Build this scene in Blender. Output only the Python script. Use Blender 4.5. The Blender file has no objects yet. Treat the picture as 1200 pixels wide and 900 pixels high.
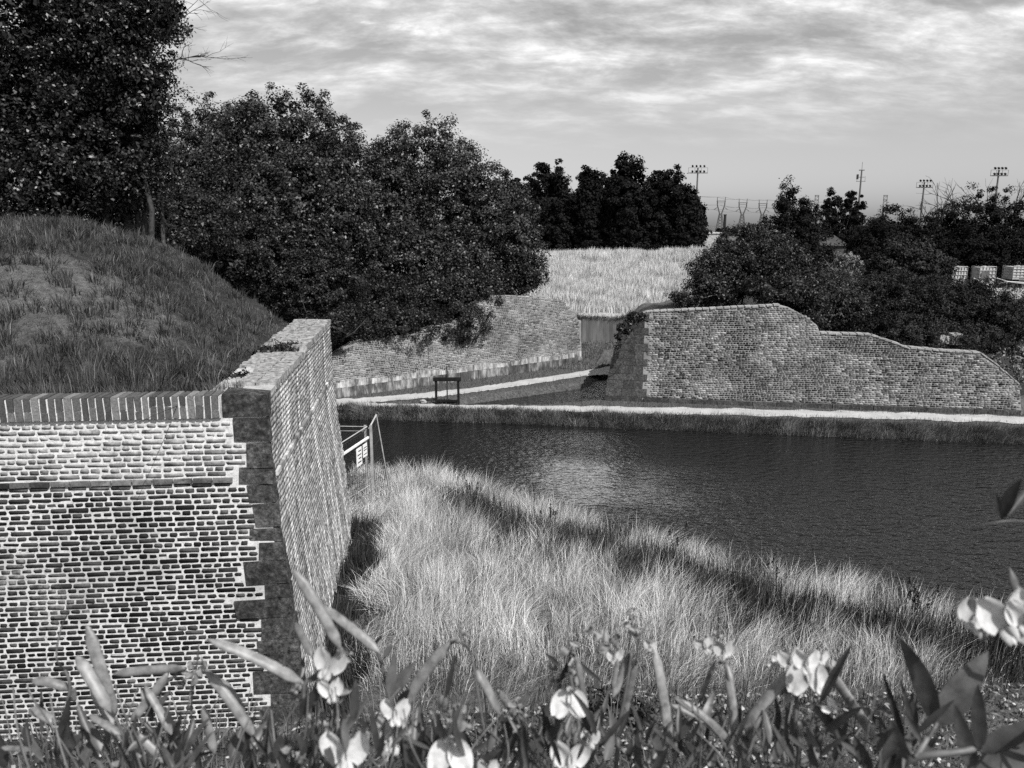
import bpy, math, random
import numpy as np
from mathutils import Vector
random.seed(7); RNG = np.random.default_rng(7)
S = bpy.context.scene
COL = S.collection
rad = math.radians
# ------------------------------------------------------------------ camera
F = 900.0; PITCH = rad(11.7); CAM = np.array([0.0, 0.0, 7.0])
cp, sp = math.cos(PITCH), math.sin(PITCH)
def ray(px, py):
    dx = (px - 600) / F; dy = (450 - py) / F
    return np.array([dx, cp + dy * sp, -sp + dy * cp])
def atd(px, py, D): return CAM + ray(px, py) * D                 # by axis depth
def atz(px, py, z):
    r = ray(px, py); return CAM + r * ((z - CAM[2]) / r[2])
def atY(px, py, Y):
    r = ray(px, py); return CAM + r * (Y / r[1])
cam_d = bpy.data.cameras.new('camera'); cam = bpy.data.objects.new('camera', cam_d); COL.objects.link(cam)
cam.location = CAM; cam.rotation_euler = (math.pi / 2 - PITCH, 0, 0)
cam_d.sensor_width = 36; cam_d.lens = 27; cam_d.clip_end = 20000; cam_d.clip_start = 0.05
cam_d.dof.use_dof = True; cam_d.dof.focus_distance = 20; cam_d.dof.aperture_fstop = 8.5
S.camera = cam
# ------------------------------------------------------------------ helpers
def tag(o, label=None, cat=None, group=None, kind=None):
    if label: o['label'] = label
    if cat: o['category'] = cat
    if group: o['group'] = group
    if kind: o['kind'] = kind
    return o
def empty(name, loc, label, cat, group=None):
    o = bpy.data.objects.new(name, None); COL.objects.link(o); o.location = tuple(map(float, loc)); o.empty_display_size = .2
    return tag(o, label, cat, group)
def link(name, me, mat, parent=None):
    o = bpy.data.objects.new(name, me); COL.objects.link(o)
    if mat: me.materials.append(mat)
    if parent is not None:
        o.parent = parent; L = parent.location
        if parent.parent is not None: L = L + parent.parent.location
        o.location = (-L[0], -L[1], -L[2]) if parent.type == 'EMPTY' else (0, 0, 0)
    return o
def npmesh(name, V, Fc, tone=None, smooth=False):
    V = np.asarray(V, dtype=np.float32); Fc = np.asarray(Fc, dtype=np.int32)
    me = bpy.data.meshes.new(name); n = len(Fc); k = Fc.shape[1]
    me.vertices.add(len(V)); me.vertices.foreach_set('co', V.ravel())
    me.loops.add(n * k); me.loops.foreach_set('vertex_index', Fc.ravel())
    me.polygons.add(n); me.polygons.foreach_set('loop_start', np.arange(0, n * k, k, dtype=np.int32))
    me.polygons.foreach_set('loop_total', np.full(n, k, dtype=np.int32))
    if smooth: me.polygons.foreach_set('use_smooth', np.ones(n, dtype=bool))
    if tone is not None:
        a = me.attributes.new('tone', 'FLOAT', 'POINT'); a.data.foreach_set('value', np.asarray(tone, dtype=np.float32))
    me.update(); me.validate(); return me
class MB:
    """collects polygons, builds one mesh"""
    def __init__(s): s.v = []; s.f = []; s.t = []
    def add(s, vs, fs, tone=.5):
        b = len(s.v); s.v += [tuple(map(float, q)) for q in vs]; s.f += [tuple(b + i for i in f) for f in fs]; s.t += [tone] * len(vs); return s
    def box(s, c, sx, sy, sz, rz=0, jit=0, tone=.5):
        ca, sa = math.cos(rz), math.sin(rz); vs = []
        for k in (-1, 1):
            for (i, j) in ((-1, -1), (1, -1), (1, 1), (-1, 1)):
                x, y, z = i * sx / 2, j * sy / 2, k * sz / 2
                x += random.uniform(-jit, jit); y += random.uniform(-jit, jit); z += random.uniform(-jit, jit)
                vs.append((c[0] + x * ca - y * sa, c[1] + x * sa + y * ca, c[2] + z))
        return s.add(vs, [(3, 2, 1, 0), (4, 5, 6, 7), (0, 1, 5, 4), (1, 2, 6, 5), (2, 3, 7, 6), (3, 0, 4, 7)], tone)
    def tube(s, pts, rs, n=6, tone=.5, cap=True):
        pts = [Vector(tuple(map(float, p))) for p in pts]
        if not hasattr(rs, '__len__'): rs = [rs] * len(pts)
        vs = []; fs = []; up = None
        for i, p in enumerate(pts):
            d = (pts[min(i + 1, len(pts) - 1)] - pts[max(i - 1, 0)])
            if d.length < 1e-9: d = Vector((0, 0, 1))
            d.normalize()
            if up is None: up = Vector((0, 0, 1)) if abs(d.z) < .9 else Vector((1, 0, 0))
            a = d.cross(up)
            if a.length < 1e-6: a = d.cross(Vector((0.3, 1, .2)))
            a.normalize(); b = a.cross(d); up = b
            for k in range(n):
                t = 2 * math.pi * k / n; vs.append(p + (a * math.cos(t) + b * math.sin(t)) * rs[i])
        for i in range(len(pts) - 1):
            for k in range(n):
                fs.append((i * n + k, i * n + (k + 1) % n, (i + 1) * n + (k + 1) % n, (i + 1) * n + k))
        if cap: fs.append(tuple(range(n))[::-1]); fs.append(tuple((len(pts) - 1) * n + k for k in range(n)))
        return s.add(vs, fs, tone)
    def build(s, name, mat, parent=None, smooth=False):
        me = bpy.data.meshes.new(name); me.from_pydata(s.v, [], s.f)
        a = me.attributes.new('tone', 'FLOAT', 'POINT'); a.data.foreach_set('value', np.asarray(s.t, dtype=np.float32))
        if smooth: me.polygons.foreach_set('use_smooth', np.ones(len(me.polygons), dtype=bool))
        me.update(); return link(name, me, mat, parent)
_ph = RNG.uniform(0, 6.28, (40,)); _an = RNG.uniform(0, 6.28, (40,))
def fnoise(x, y, scale=1.0, oct=3, off=0):
    """smooth 2-D pseudo noise about -1..1"""
    r = 0; amp = 1; tot = 0; k = off; f = 1 / scale
    for o in range(oct):
        q = 0
        for j in range(4):
            i = (k + j * 7 + o * 3) % 40
            q = q + np.sin((x * np.cos(_an[i]) + y * np.sin(_an[i])) * f * (1.6 + .5 * j) + _ph[i] * 3 + np.sin((x * np.sin(_an[i]) - y * np.cos(_an[i])) * f * 1.3 + _ph[(i + 5) % 40]))
        r = r + amp * q / 2.4; tot += amp; amp *= .55; f *= 2.1
    return r / tot
def sstep(a, b, x):
    t = np.clip((x - a) / (b - a), 0, 1); return t * t * (3 - 2 * t)
def sdf(poly, X, Y):
    """signed distance, negative inside"""
    P = np.asarray(poly, float); d = np.full(X.shape, 1e18); ins = np.zeros(X.shape, bool)
    for i in range(len(P)):
        a = P[i]; b = P[(i + 1) % len(P)]; e = b - a
        wx, wy = X - a[0], Y - a[1]
        t = np.clip((wx * e[0] + wy * e[1]) / (e @ e), 0, 1)
        d = np.minimum(d, (wx - e[0] * t) ** 2 + (wy - e[1] * t) ** 2)
        c = (a[1] > Y) != (b[1] > Y)
        with np.errstate(divide='ignore', invalid='ignore'):
            xi = e[0] * (Y - a[1]) / (e[1] if e[1] != 0 else 1e-12) + a[0]
        ins ^= c & (X < xi)
    return np.where(ins, -1, 1) * np.sqrt(d)
# ------------------------------------------------------------------ materials (a black-and-white world: neutral greys)
def g(v): return (v, v, v, 1)
class N:
    def __init__(s, name):
        s.m = bpy.data.materials.new(name); s.m.use_nodes = True; s.t = s.m.node_tree
        s.p = s.t.nodes['Principled BSDF']; s.c = None
    def n(s, typ, **kw):
        o = s.t.nodes.new(typ)
        for k, v in kw.items(): setattr(o, k, v)
        return o
    def l(s, a, b): s.t.links.new(a, b)
    def coord(s):
        if s.c is None: s.c = s.n('ShaderNodeTexCoord')
        return s.c.outputs['Object']
    def noise(s, scale, detail=4, rough=.6, sx=1, sy=1, sz=1, vec=None):
        nt = s.n('ShaderNodeTexNoise'); nt.inputs['Scale'].default_value = scale; nt.inputs['Detail'].default_value = detail; nt.inputs['Roughness'].default_value = rough
        v = vec or s.coord()
        if (sx, sy, sz) != (1, 1, 1):
            mp = s.n('ShaderNodeMapping'); mp.inputs['Scale'].default_value = (sx, sy, sz); s.l(v, mp.inputs['Vector']); v = mp.outputs[0]
        s.l(v, nt.inputs['Vector']); return nt.outputs['Fac']
    def ramp(s, fac, *st):
        r = s.n('ShaderNodeValToRGB'); e = r.color_ramp.elements
        while len(e) < len(st): e.new(.5)
        for i, (p, v) in enumerate(st): e[i].position = p; e[i].color = g(v)
        s.l(fac, r.inputs[0]); return r.outputs[0]
    def math(s, op, a, b=None):
        m = s.n('ShaderNodeMath', operation=op)
        for i, q in enumerate((a, b)):
            if q is None: continue
            if isinstance(q, (int, float)): m.inputs[i].default_value = q
            else: s.l(q, m.inputs[i])
        return m.outputs[0]
    def mix(s, f, a, b, mode='MIX'):
        m = s.n('ShaderNodeMix', data_type='RGBA', blend_type=mode)
        for i, q in ((0, f), (6, a), (7, b)):
            if isinstance(q, (int, float)): m.inputs[i].default_value = q if i == 0 else g(q)
            else: s.l(q, m.inputs[i])
        return m.outputs[2]
    def attr(s, name='tone'):
        a = s.n('ShaderNodeAttribute'); a.attribute_name = name; return a.outputs['Fac']
    def base(s, c):
        if isinstance(c, (int, float)): s.p.inputs['Base Color'].default_value = g(c)
        else: s.l(c, s.p.inputs['Base Color'])
        return s
    def rough(s, r, spec=.5): s.p.inputs['Roughness'].default_value = r; s.p.inputs['Specular IOR Level'].default_value = spec; return s
    def bump(s, h, strength=.5, dist=.01):
        b = s.n('ShaderNodeBump'); b.inputs['Strength'].default_value = strength; b.inputs['Distance'].default_value = dist
        s.l(h, b.inputs['Height']); s.l(b.outputs[0], s.p.inputs['Normal']); return s
M = {}
def plain(key, v, r=.8, spec=.3, var=.35, sc=6):
    q = N(key); nz = q.noise(sc, 5); q.base(q.ramp(nz, (.3, v * (1 - var)), (.7, v * (1 + var)))).rough(r, spec); q.bump(nz, .3, .01); M[key] = q.m
def leafmat(key, lo, hi, r=.5, spec=.4, trans=.0):
    q = N(key); q.base(q.ramp(q.attr(), (0, lo), (1, hi))).rough(r, spec)
    if trans: q.p.inputs['Transmission Weight'].default_value = 0
    M[key] = q.m
# brickwork whose tone varies brick by brick, with lime and soot stains
def brickmat(key, lo, hi, lime, limecol, streak=None, soot=0.0, zlime=None, sootmap=(1, 1, 1.2)):
    q = N(key); c = q.ramp(q.attr(), (0, lo), (.55, (lo + hi) * .42), (1, hi))
    fine = q.noise(45, 5, .7); c = q.mix(.55, c, q.ramp(fine, (.3, .0), (.75, .75)), 'OVERLAY')
    lm = q.noise(.9, 6, .62); msk = q.ramp(lm, (.56 - lime, 0), (.74 - lime, 1))
    sp_ = q.noise(22, 5, .75); msk = q.mix(1, msk, q.ramp(sp_, (.36, 0.05), (.62, .85)), 'MULTIPLY')
    c = q.mix(msk, c, limecol)
    if zlime:                                                  # lime wash left on the upper courses
        xyz = q.n('ShaderNodeSeparateXYZ'); q.l(q.coord(), xyz.inputs[0])
        zz = q.math('ADD', xyz.outputs[2], q.math('MULTIPLY', q.noise(1.3, 5, .65), 1.6)); zm = q.ramp(q.math('MULTIPLY', q.math('SUBTRACT', zz, zlime), .8), (.35, 0), (.75, .78))
        c = q.mix(q.mix(1, zm, q.ramp(q.noise(9, 6, .75), (.34, .1), (.6, 1)), 'MULTIPLY'), c, .5)
    if streak:
        st = q.noise(1, 3, .5, *streak); sm = q.ramp(st, (.52, 0), (.64, .85))
        sm = q.mix(1, sm, q.ramp(sp_, (.3, .3), (.6, 1)), 'MULTIPLY'); c = q.mix(sm, c, limecol)
    if soot:
        so = q.noise(.55, 6, .7, *sootmap); c = q.mix(q.ramp(so, (.5, 0), (.64, soot * .85)), c, .03)
    q.base(c).rough(.9, .15); q.bump(fine, .6, .006); M[key] = q.m
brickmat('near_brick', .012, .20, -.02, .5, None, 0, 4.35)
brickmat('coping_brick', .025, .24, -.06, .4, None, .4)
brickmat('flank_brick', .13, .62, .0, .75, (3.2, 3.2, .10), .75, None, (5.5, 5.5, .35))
brickmat('far_brick', .018, .44, .03, .6, None, .95)
def mortarmat(key, v, dark, amt):
    q = N(key); nz = q.noise(14, 6, .7); c = q.ramp(nz, (.25, v * .55), (.6, v)); c = q.mix(1, c, q.ramp(q.noise(50, 4, .7), (.3, .55), (.5, 1)), 'MULTIPLY')
    st = q.noise(.8, 5, .6); c = q.mix(q.ramp(st, (.5, 0), (.72, amt)), c, dark)
    q.base(c).rough(.95, .1); q.bump(nz, .5, .006); M[key] = q.m
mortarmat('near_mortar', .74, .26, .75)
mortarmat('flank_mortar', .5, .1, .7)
mortarmat('far_mortar', .34, .05, .8)
def stonemat(key, lo, hi):
    q = N(key); nz = q.noise(16, 8, .78); b = q.noise(3.1, 5, .65)
    c = q.ramp(nz, (.34, lo), (.52, (lo + hi) / 3.2), (.72, hi)); c = q.mix(q.ramp(b, (.45, 0), (.7, .7)), c, lo * .8)
    c = q.mix(1, c, q.ramp(q.attr(), (0, .45), (1, 1.0)), 'MULTIPLY')
    q.base(c).rough(.9, .15); q.bump(nz, .8, .02); M[key] = q.m
stonemat('dark_stone', .010, .36); stonemat('pale_stone', .25, .8); stonemat('rock', .3, .75)
stonemat('quoin_stone_far', .03, .30)
plain('coping_top', .25, .95, .1, .75, 14)
plain('wood', .012, .85, .1, .5, 8); plain('dark_metal', .03, .5, .4, .3); plain('grey_metal', .32, .45, .5, .3)
plain('pale_metal', .42, .5, .4, .2); plain('white_paint', .8, .6, .3, .08); plain('mast_grey', .10, .6, .3, .2); plain('pylon_steel', .10, .6, .3, .1)
plain('white_plastic', .40, .5, .4, .25, 3); plain('concrete', .33, .9, .1, .4, 3); plain('roof', .06, .9, .1, .3, 1); plain('black_lens', .01, .3, .5, .1)
plain('bark', .05, .95, .05, .6, 10); plain('pale_bark', .26, .95, .05, .5, 10); plain('print_black', .02, .6, .2, .1)
leafmat('leaf_dark', .002, .025, .42, .4); leafmat('leaf_grove', .003, .066, .45, .36); leafmat('leaf_bush', .003, .036, .48, .3)
leafmat('leaf_far', .003, .012, .7, .12); leafmat('leaf_hedge', .003, .04, .6, .2); leafmat('leaf_pale', .04, .3, .6, .2)
leafmat('grass_straw', .08, .85, .7, .25); leafmat('grass_dark', .015, .20, .6, .25); leafmat('grass_hill', .010, .22, .65, .2); leafmat('weed', .008, .09, .6, .25)
leafmat('grass_bank', .02, .30, .7, .2); leafmat('grass_ridge', .15, .70, .75, .2); leafmat('litter', .015, .55, .8, .2)
def organ(key, lo, hi, r=.45, sc=18, spec=.4, vein=None):
    q = N(key); nz = q.noise(sc, 5, .6); c = q.ramp(nz, (.25, lo), (.75, hi)); c = q.mix(1, c, q.ramp(q.attr(), (0, .35), (1, 1)), 'MULTIPLY')
    q.base(c).rough(r, spec); q.bump(nz, .25, .002)
    q.p.inputs['Subsurface Weight'].default_value = .0; M[key] = q.m
organ('pod', .08, .34, .45, 70); organ('pea_leaf', .035, .13, .42, 45); organ('pea_stem', .06, .2, .5, 40)
organ('petal', .40, .66, .75, 120, .12); organ('petal_faded', .25, .62, .7, 60, .2); organ('wither', .08, .42, .8, 90, .1)
# ------------------------------------------------------------------ layout (plan coordinates of the place)
def xy(px, py, z): p = atz(px, py, z); return (p[0], p[1])
# near wall
CZ = 5.12                                                      # coping height
CORNER = np.array(atY(312, 460, 8.55)); CORNER[2] = 0
fd = np.array([-1.0, -.085, 0]); fd /= np.linalg.norm(fd)       # along the front face, away from the corner
FAR = np.array(atY(386, 366, 15.0)); FAR[2] = 0
rd = FAR - CORNER; RLEN = float(np.linalg.norm(rd)); rd /= RLEN  # along the flank
fn = np.array([-fd[1], fd[0], 0]); fn = fn if fn[1] < 0 else -fn
rn = np.array([rd[1], -rd[0], 0]); rn = rn if rn[0] > 0 else -rn
GW = .75                                                       # ground level at the wall
RAMP = [tuple(CORNER[:2]), tuple(FAR[:2]), (FAR[0] - 9, FAR[1] + 5.5), (-26, 25), (-70, 27), tuple((CORNER + fd * 70)[:2])]
# moat
near_w = [xy(*q, 0) for q in ((440, 556), (520, 570), (600, 595), (680, 622), (780, 652), (900, 686), (1050, 718), (1200, 752))]
far_w = [xy(*q, 0) for q in ((1200, 520), (1000, 512.5), (800, 504), (600, 496), (440, 491.5))]
near_w[0] = (-4.4, near_w[0][1] + .3)
MOAT = [(-30, 27.0), (-12, 24.6)] + near_w + [(14, near_w[-1][1] - 2.2), (60, -12), (70, 8)] + [(24, far_w[0][1] - 1.2)] + far_w + [(-30, 29.2)]
BK = .22
CHAN = [xy(*q, 0) for q in ((540, 479), (640, 477), (705, 471), (705, 457), (690, 454), (620, 464), (540, 475))]
c_r = xy(712, 452, 0)
CHAN = CHAN[:3] + [(CHAN[2][0] + 1.6, CHAN[2][1] + 4.0), (CHAN[3][0] + 3.0, CHAN[3][1] + 6.0), (CHAN[3][0] + 1.2, CHAN[3][1] + 6.0)] + CHAN[4:]
# left curtain wall beyond the water
LW0 = np.array([*xy(396, 466, BK), 0]); LW1 = np.array([*xy(681, 427, BK), 0])
ld = LW1 - LW0; LLEN = float(np.linalg.norm(ld)); ld /= LLEN
ln = np.array([ld[1], -ld[0], 0]); ln = ln if ln[1] < 0 else -ln
LWX = LW0 - ld * 7
LEFTLAND = [tuple(LWX[:2]), tuple(LW1[:2]), (LW1[0] - .9, LW1[1] + 3.5), (-4, 60), (-80, 60), (-80, 33)]
# bastion
B0 = np.array([*xy(708, 469, BK), 0]); B1 = np.array([*xy(1198, 486, BK), 0])
bd = B1 - B0; BLEN = float(np.linalg.norm(bd)); bd /= BLEN
bn = np.array([bd[1], -bd[0], 0]); bn = bn if bn[1] < 0 else -bn
def on_line(O, d, px, py):
    """s, z of the pixel on the vertical plane through O along d"""
    r = ray(px, py); A = np.array([[d[0], -r[0]], [d[1], -r[1]]]); b = CAM[:2] - O[:2]
    s, t = np.linalg.solve(A, b); return s, CAM[2] + r[2] * t
bprof = [on_line(B0, bd, *q) for q in ((708, 468), (711, 448), (717, 420), (726, 392), (737, 374), (757, 366), (840, 362), (915, 358), (930, 362), (945, 370), (958, 380), (962, 391), (1022, 393), (1045, 401), (1067, 408), (1110, 412), (1150, 414), (1172, 430), (1195, 451), (1197, 484))]
BASTLAND = [tuple(B0[:2]), tuple(B1[:2]), (B1[0] + 2.5, B1[1] + 1.0), (B1[0] + 60, B1[1] + 2), (110, 60), (12, 60), (8.6, 40.5), (B0[0] + 1.0, B0[1] + 4.5)]
bs = np.array([q[0] for q in bprof]); bz = np.array([q[1] for q in bprof])
lprof = [on_line(LW0, ld, *q) for q in ((380, 420), (398, 416), (420, 402), (450, 396), (500, 388), (545, 372), (560, 360), (580, 345), (640, 348), (660, 352), (676, 368), (679, 376), (681, 428))]
lprof[0] = (-7, 1.9)
ls_ = np.array([q[0] for q in lprof]); lz_ = np.array([q[1] for q in lprof])
# ridge of dry grass
RWY = 40.0
LIP = [(-30, 1.2)] + [xy(*q, 5.5) for q in ((0, 880), (250, 868), (500, 846), (800, 830), (1200, 815))] + [(6, 2.6), (30, 3.4), (30, -20), (-30, -20)]
def topw(X, Y): return .26 + .165 * np.clip((X - CORNER[0]) * rd[0] + (Y - CORNER[1]) * rd[1], 0, 3)   # bare width of the flank top
def height(X, Y):
    X = np.asarray(X, float); Y = np.asarray(Y, float)
    h = np.full(X.shape, BK)
    # near bank rises to the wall
    dm = sdf(MOAT, X, Y)
    cy = np.interp(X, [-30, -5, 0, 5, 10, 16, 60], [28, 25, 23.5, 21, 18.6, 15.6, -4])
    near = Y < cy
    nb = .02 + np.clip(dm, 0, 6) * .15 + .06 * fnoise(X, Y, .9, 2, 3)
    fb = sstep(-.1, .35, dm) * BK
    h = np.where(near, np.minimum(nb, GW + .15), fb)
    # channel
    dc = sdf(CHAN, X, Y)
    hc = np.where(dc < 0, -.6 * sstep(0, .6, -dc), BK * sstep(0, .45, dc))
    h = np.where(near, h, np.minimum(h, hc))
    h = np.where(dm < 0, -1.1 * sstep(0, 1.6, -dm), h)
    # ground behind the gap: grass slope, low wall, dry ridge
    gy = np.where(Y > 36.5, BK + (Y - 36.5) * .215, BK)
    ridge = 2.30 + (np.clip(Y, RWY, 62) - RWY) * .104 + .18 * fnoise(X, Y, 3.0, 3, 9)
    ridge = np.where(Y > 62, np.maximum(2.9, ridge - sstep(72, 100, Y) * 2.6), ridge)
    up = sstep(RWY + .15, RWY + .42, Y)
    h = np.where(Y > 36.5, np.where(dc < .45, np.minimum(h, gy), gy), h) if True else h
    fade = 1 - sstep(24, 40, X) * .7
    h = np.where(Y > 36.5, h * (1 - up) + (2.3 + (ridge - 2.3) * fade) * up, h)
    # left land
    dl = sdf(LEFTLAND, X, Y); s = (X - LW0[0]) * ld[0] + (Y - LW0[1]) * ld[1]
    hl = np.interp(s, ls_[:-1], lz_[:-1]) - .25; hl = hl + (3.1 - hl) * sstep(1, 6, -dl) + .1 * fnoise(X, Y, 1.5, 2, 1)
    h = np.where(dl < 0, h + (hl - h) * sstep(.15, .45, -dl), h)
    # bastion land
    db = sdf(BASTLAND, X, Y); s = (X - B0[0]) * bd[0] + (Y - B0[1]) * bd[1]
    hb = np.interp(s, bs[4:], np.minimum(bz[4:], 3.7)) - .3; hb = np.maximum(hb, .6); hb = hb + (2.85 - hb) * sstep(2, 14, -db) + .1 * fnoise(X, Y, 1.7, 2, 5)
    h = np.where(db < 0, h + (hb - h) * sstep(.15, .5, -db), h)
    # rampart with the grassy hill
    dr = sdf(RAMP, X, Y)
    a = (Y - CORNER[1]) * -fn[1] + (X - CORNER[0]) * -fn[0] - .3
    b = (X - CORNER[0]) * -rn[0] + (Y - CORNER[1]) * -rn[1] - topw(X, Y)
    b = np.where(b > 30, 30, b)
    k = .8; a_ = np.clip(a, -.2, 60); b_ = np.clip(b, -.2, 60)
    t = -k * np.log(np.exp(-a_ / k) + np.exp(-b_ / k)) + k * .1
    t = np.clip(t, 0, 60)
    hill = 5.02 + 2.0 * (1 - np.exp(-(t / 2.35) ** 1.5)) + (.07 * fnoise(X, Y, .8, 3, 11) + .04 * fnoise(X, Y, .28, 2, 25)) * sstep(.1, .8, t)
    step = sstep(.08, .26, -dr)
    back = sstep(16.5, 27, Y + .35 * (X + 4)) if True else 0
    hill = hill * 1.0
    h = np.where(dr < 0, h + (hill - h) * step, h)
    # the mound the photographer stands on
    dk = sdf(LIP, X, Y)
    h = np.where(dk < 1.3, 5.5 + (h - 5.5) * sstep(0.02, 1.3, dk) + .02 * fnoise(X, Y, .25, 2, 13) * (dk < .1), h)
    # far plain
    R = np.sqrt(X ** 2 + Y ** 2); h = h + (2.6 - h) * sstep(110, 160, R)
    return h
def hz(x, y): return float(height(np.array([x]), np.array([y]))[0])
# ------------------------------------------------------------------ ground sheet
def axis(lo, hi, step, far_lo, far_hi):
    a = list(np.arange(lo, hi + 1e-6, step)); s = step
    while a[-1] < far_hi: s *= 1.22; a.append(a[-1] + s)
    s = step
    while a[0] > far_lo: s *= 1.22; a.insert(0, a[0] - s)
    return np.array(a)
gx = axis(-14, 24, .14, -4000, 4000); gy = axis(.5, 46, .14, -600, 6000)
GX, GY = np.meshgrid(gx, gy); GZ = height(GX, GY)
nx, ny = len(gx), len(gy)
idx = np.arange(nx * ny).reshape(ny, nx)
FQ = np.stack([idx[:-1, :-1], idx[:-1, 1:], idx[1:, 1:], idx[1:, :-1]], -1).reshape(-1, 4)
dr_ = sdf(RAMP, GX, GY); dk_ = sdf(LIP, GX, GY); dm_ = sdf(MOAT, GX, GY)
def baref(X, Y):
    c0 = atY(45, 345, 10.9); e = np.exp(-((X - c0[0]) / 2.3) ** 2 - ((Y - c0[1] - .25 * (X - c0[0]) * 0) / 1.5) ** 2)
    return sstep(.25, .8, e * 1.15 + .38 * fnoise(X, Y, .55, 3, 21) + .1 * fnoise(X, Y, .2, 2, 3))
bare = baref(GX, GY)
tone = np.full(GX.shape, .10)
tone = np.where(dr_ < -.2, .045 + .075 * bare, tone)
tone = np.where(dk_ < .5, .12, tone)
tone = np.where((dm_ > 0) & (GY < 23) & (dr_ > 0) & (dk_ > .5), .13, tone)
tone = np.where((GY > RWY) & (GX < 20) & (GY < 80) & (sdf(BASTLAND, GX, GY) > -1), .34, tone); tone = np.where((sdf(BASTLAND, GX, GY) < -1), .04, tone); tone = np.where(sdf(LEFTLAND, GX, GY) < -.3, .03, tone)
tone = np.where(dm_ < .1, .03, tone)
gme = npmesh('ground', np.stack([GX.ravel(), GY.ravel(), GZ.ravel()], -1), FQ, tone.ravel(), True)
q = N('earth'); nz = q.noise(9, 8, .75); n2 = q.noise(60, 4, .7)
c = q.mix(1, q.attr(), q.ramp(nz, (.3, .35), (.7, 1.6)), 'MULTIPLY'); c = q.mix(1, c, q.ramp(n2, (.3, .5), (.7, 1.5)), 'MULTIPLY')
q.base(c).rough(.95, .1); q.bump(q.math('ADD', nz, q.math('MULTIPLY', n2, .35)), 1.0, .07); M['earth'] = q.m
tag(link('ground', gme, M['earth']), kind='structure')
# ------------------------------------------------------------------ water
q = N('water'); co = q.coord()
w1 = q.noise(3.4, 2, .5, 1.0, 1.7, 1); w2 = q.noise(11, 3, .55, 1.0, 1.7, 1); w3 = q.noise(.5, 2, .5)
hh = q.math('ADD', q.math('MULTIPLY', w1, 1.0), q.math('MULTIPLY', w2, .22))
gp = q.n('ShaderNodeVectorMath', operation='DISTANCE'); q.l(co, gp.inputs[0]); gp.inputs[1].default_value = (2.2, 20.5, 0)    # a calm slick between two wind-ruffled reaches
calm = q.ramp(q.math('ADD', q.math('MULTIPLY', gp.outputs['Value'], .13), q.math('MULTIPLY', w3, .7)), (.50, .35), (1.05, 1.6)); hh = q.math('MULTIPLY', hh, calm)
q.base(.008).rough(.03, .5); q.p.inputs['IOR'].default_value = 1.6; q.bump(hh, 1.0, .11); M['water'] = q.m
wv = [(-60, -15, 0), (75, -15, 0), (75, 45, 0), (-60, 45, 0)]
tag(link('water', npmesh('water', wv, [(0, 1, 2, 3)]), M['water']), kind='structure')
# ------------------------------------------------------------------ paths
def smooth_line(pts, n=12):
    P = np.array(pts, float); out = []
    for i in range(len(P) - 1):
        p0 = P[max(i - 1, 0)]; p1 = P[i]; p2 = P[i + 1]; p3 = P[min(i + 2, len(P) - 1)]
        for t in np.linspace(0, 1, n, endpoint=False):
            out.append(.5 * ((2 * p1) + (p2 - p0) * t + (2 * p0 - 5 * p1 + 4 * p2 - p3) * t ** 2 + (3 * p1 - p0 - 3 * p2 + p3) * t ** 3))
    out.append(P[-1]); return np.array(out)
q = N('gravel_path'); nz = q.noise(30, 5, .7); n2 = q.noise(1.4, 4, .6)
c = q.ramp(nz, (.3, .30), (.7, .56)); c = q.mix(1, c, q.ramp(n2, (.3, .75), (.7, 1.05)), 'MULTIPLY'); q.base(c).rough(.95, .1); q.bump(nz, .5, .01); M['gravel_path'] = q.m
def path(name, A, B, lift):
    A = smooth_line(A, 16); B = smooth_line(B, 16); n = len(A); K = 5; V = []
    for i in range(n):
        ja, jb = random.uniform(-.13, .13), random.uniform(-.13, .13); d = B[i] - A[i]
        for k in range(K):
            p = A[i] + d * (k / (K - 1)) + (ja * (k == 0) + jb * (k == K - 1)) * np.array([.3, 1])
            V.append((p[0], p[1], max(hz(p[0], p[1]), BK - .02) + lift))
    Fc = [(i * K + k, i * K + k + 1, (i + 1) * K + k + 1, (i + 1) * K + k) for i in range(n - 1) for k in range(K - 1)]
    tag(link(name, npmesh(name, V, Fc, None, True), M['gravel_path']), kind='structure')
path('towpath', [xy(*q, BK) for q in ((330, 481), (410, 480.5), (480, 481.5), (600, 482.5), (760, 485), (1000, 490.5), (1200, 497), (1500, 509))],
     [xy(*q, BK) for q in ((330, 473), (410, 472), (480, 474), (600, 475.5), (760, 477.3), (1000, 482.5), (1200, 488.5), (1500, 499))], .02)
path('footpath', [xy(*q, BK) for q in ((360, 474), (430, 472.0), (500, 467), (560, 459.5), (620, 451), (690, 440.5), (716, 438.5), (745, 438))],
     [xy(*q, BK) for q in ((360, 470), (430, 466.5), (490, 461.5), (560, 454), (620, 445), (690, 434), (720, 428), (745, 425))], .024)
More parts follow.
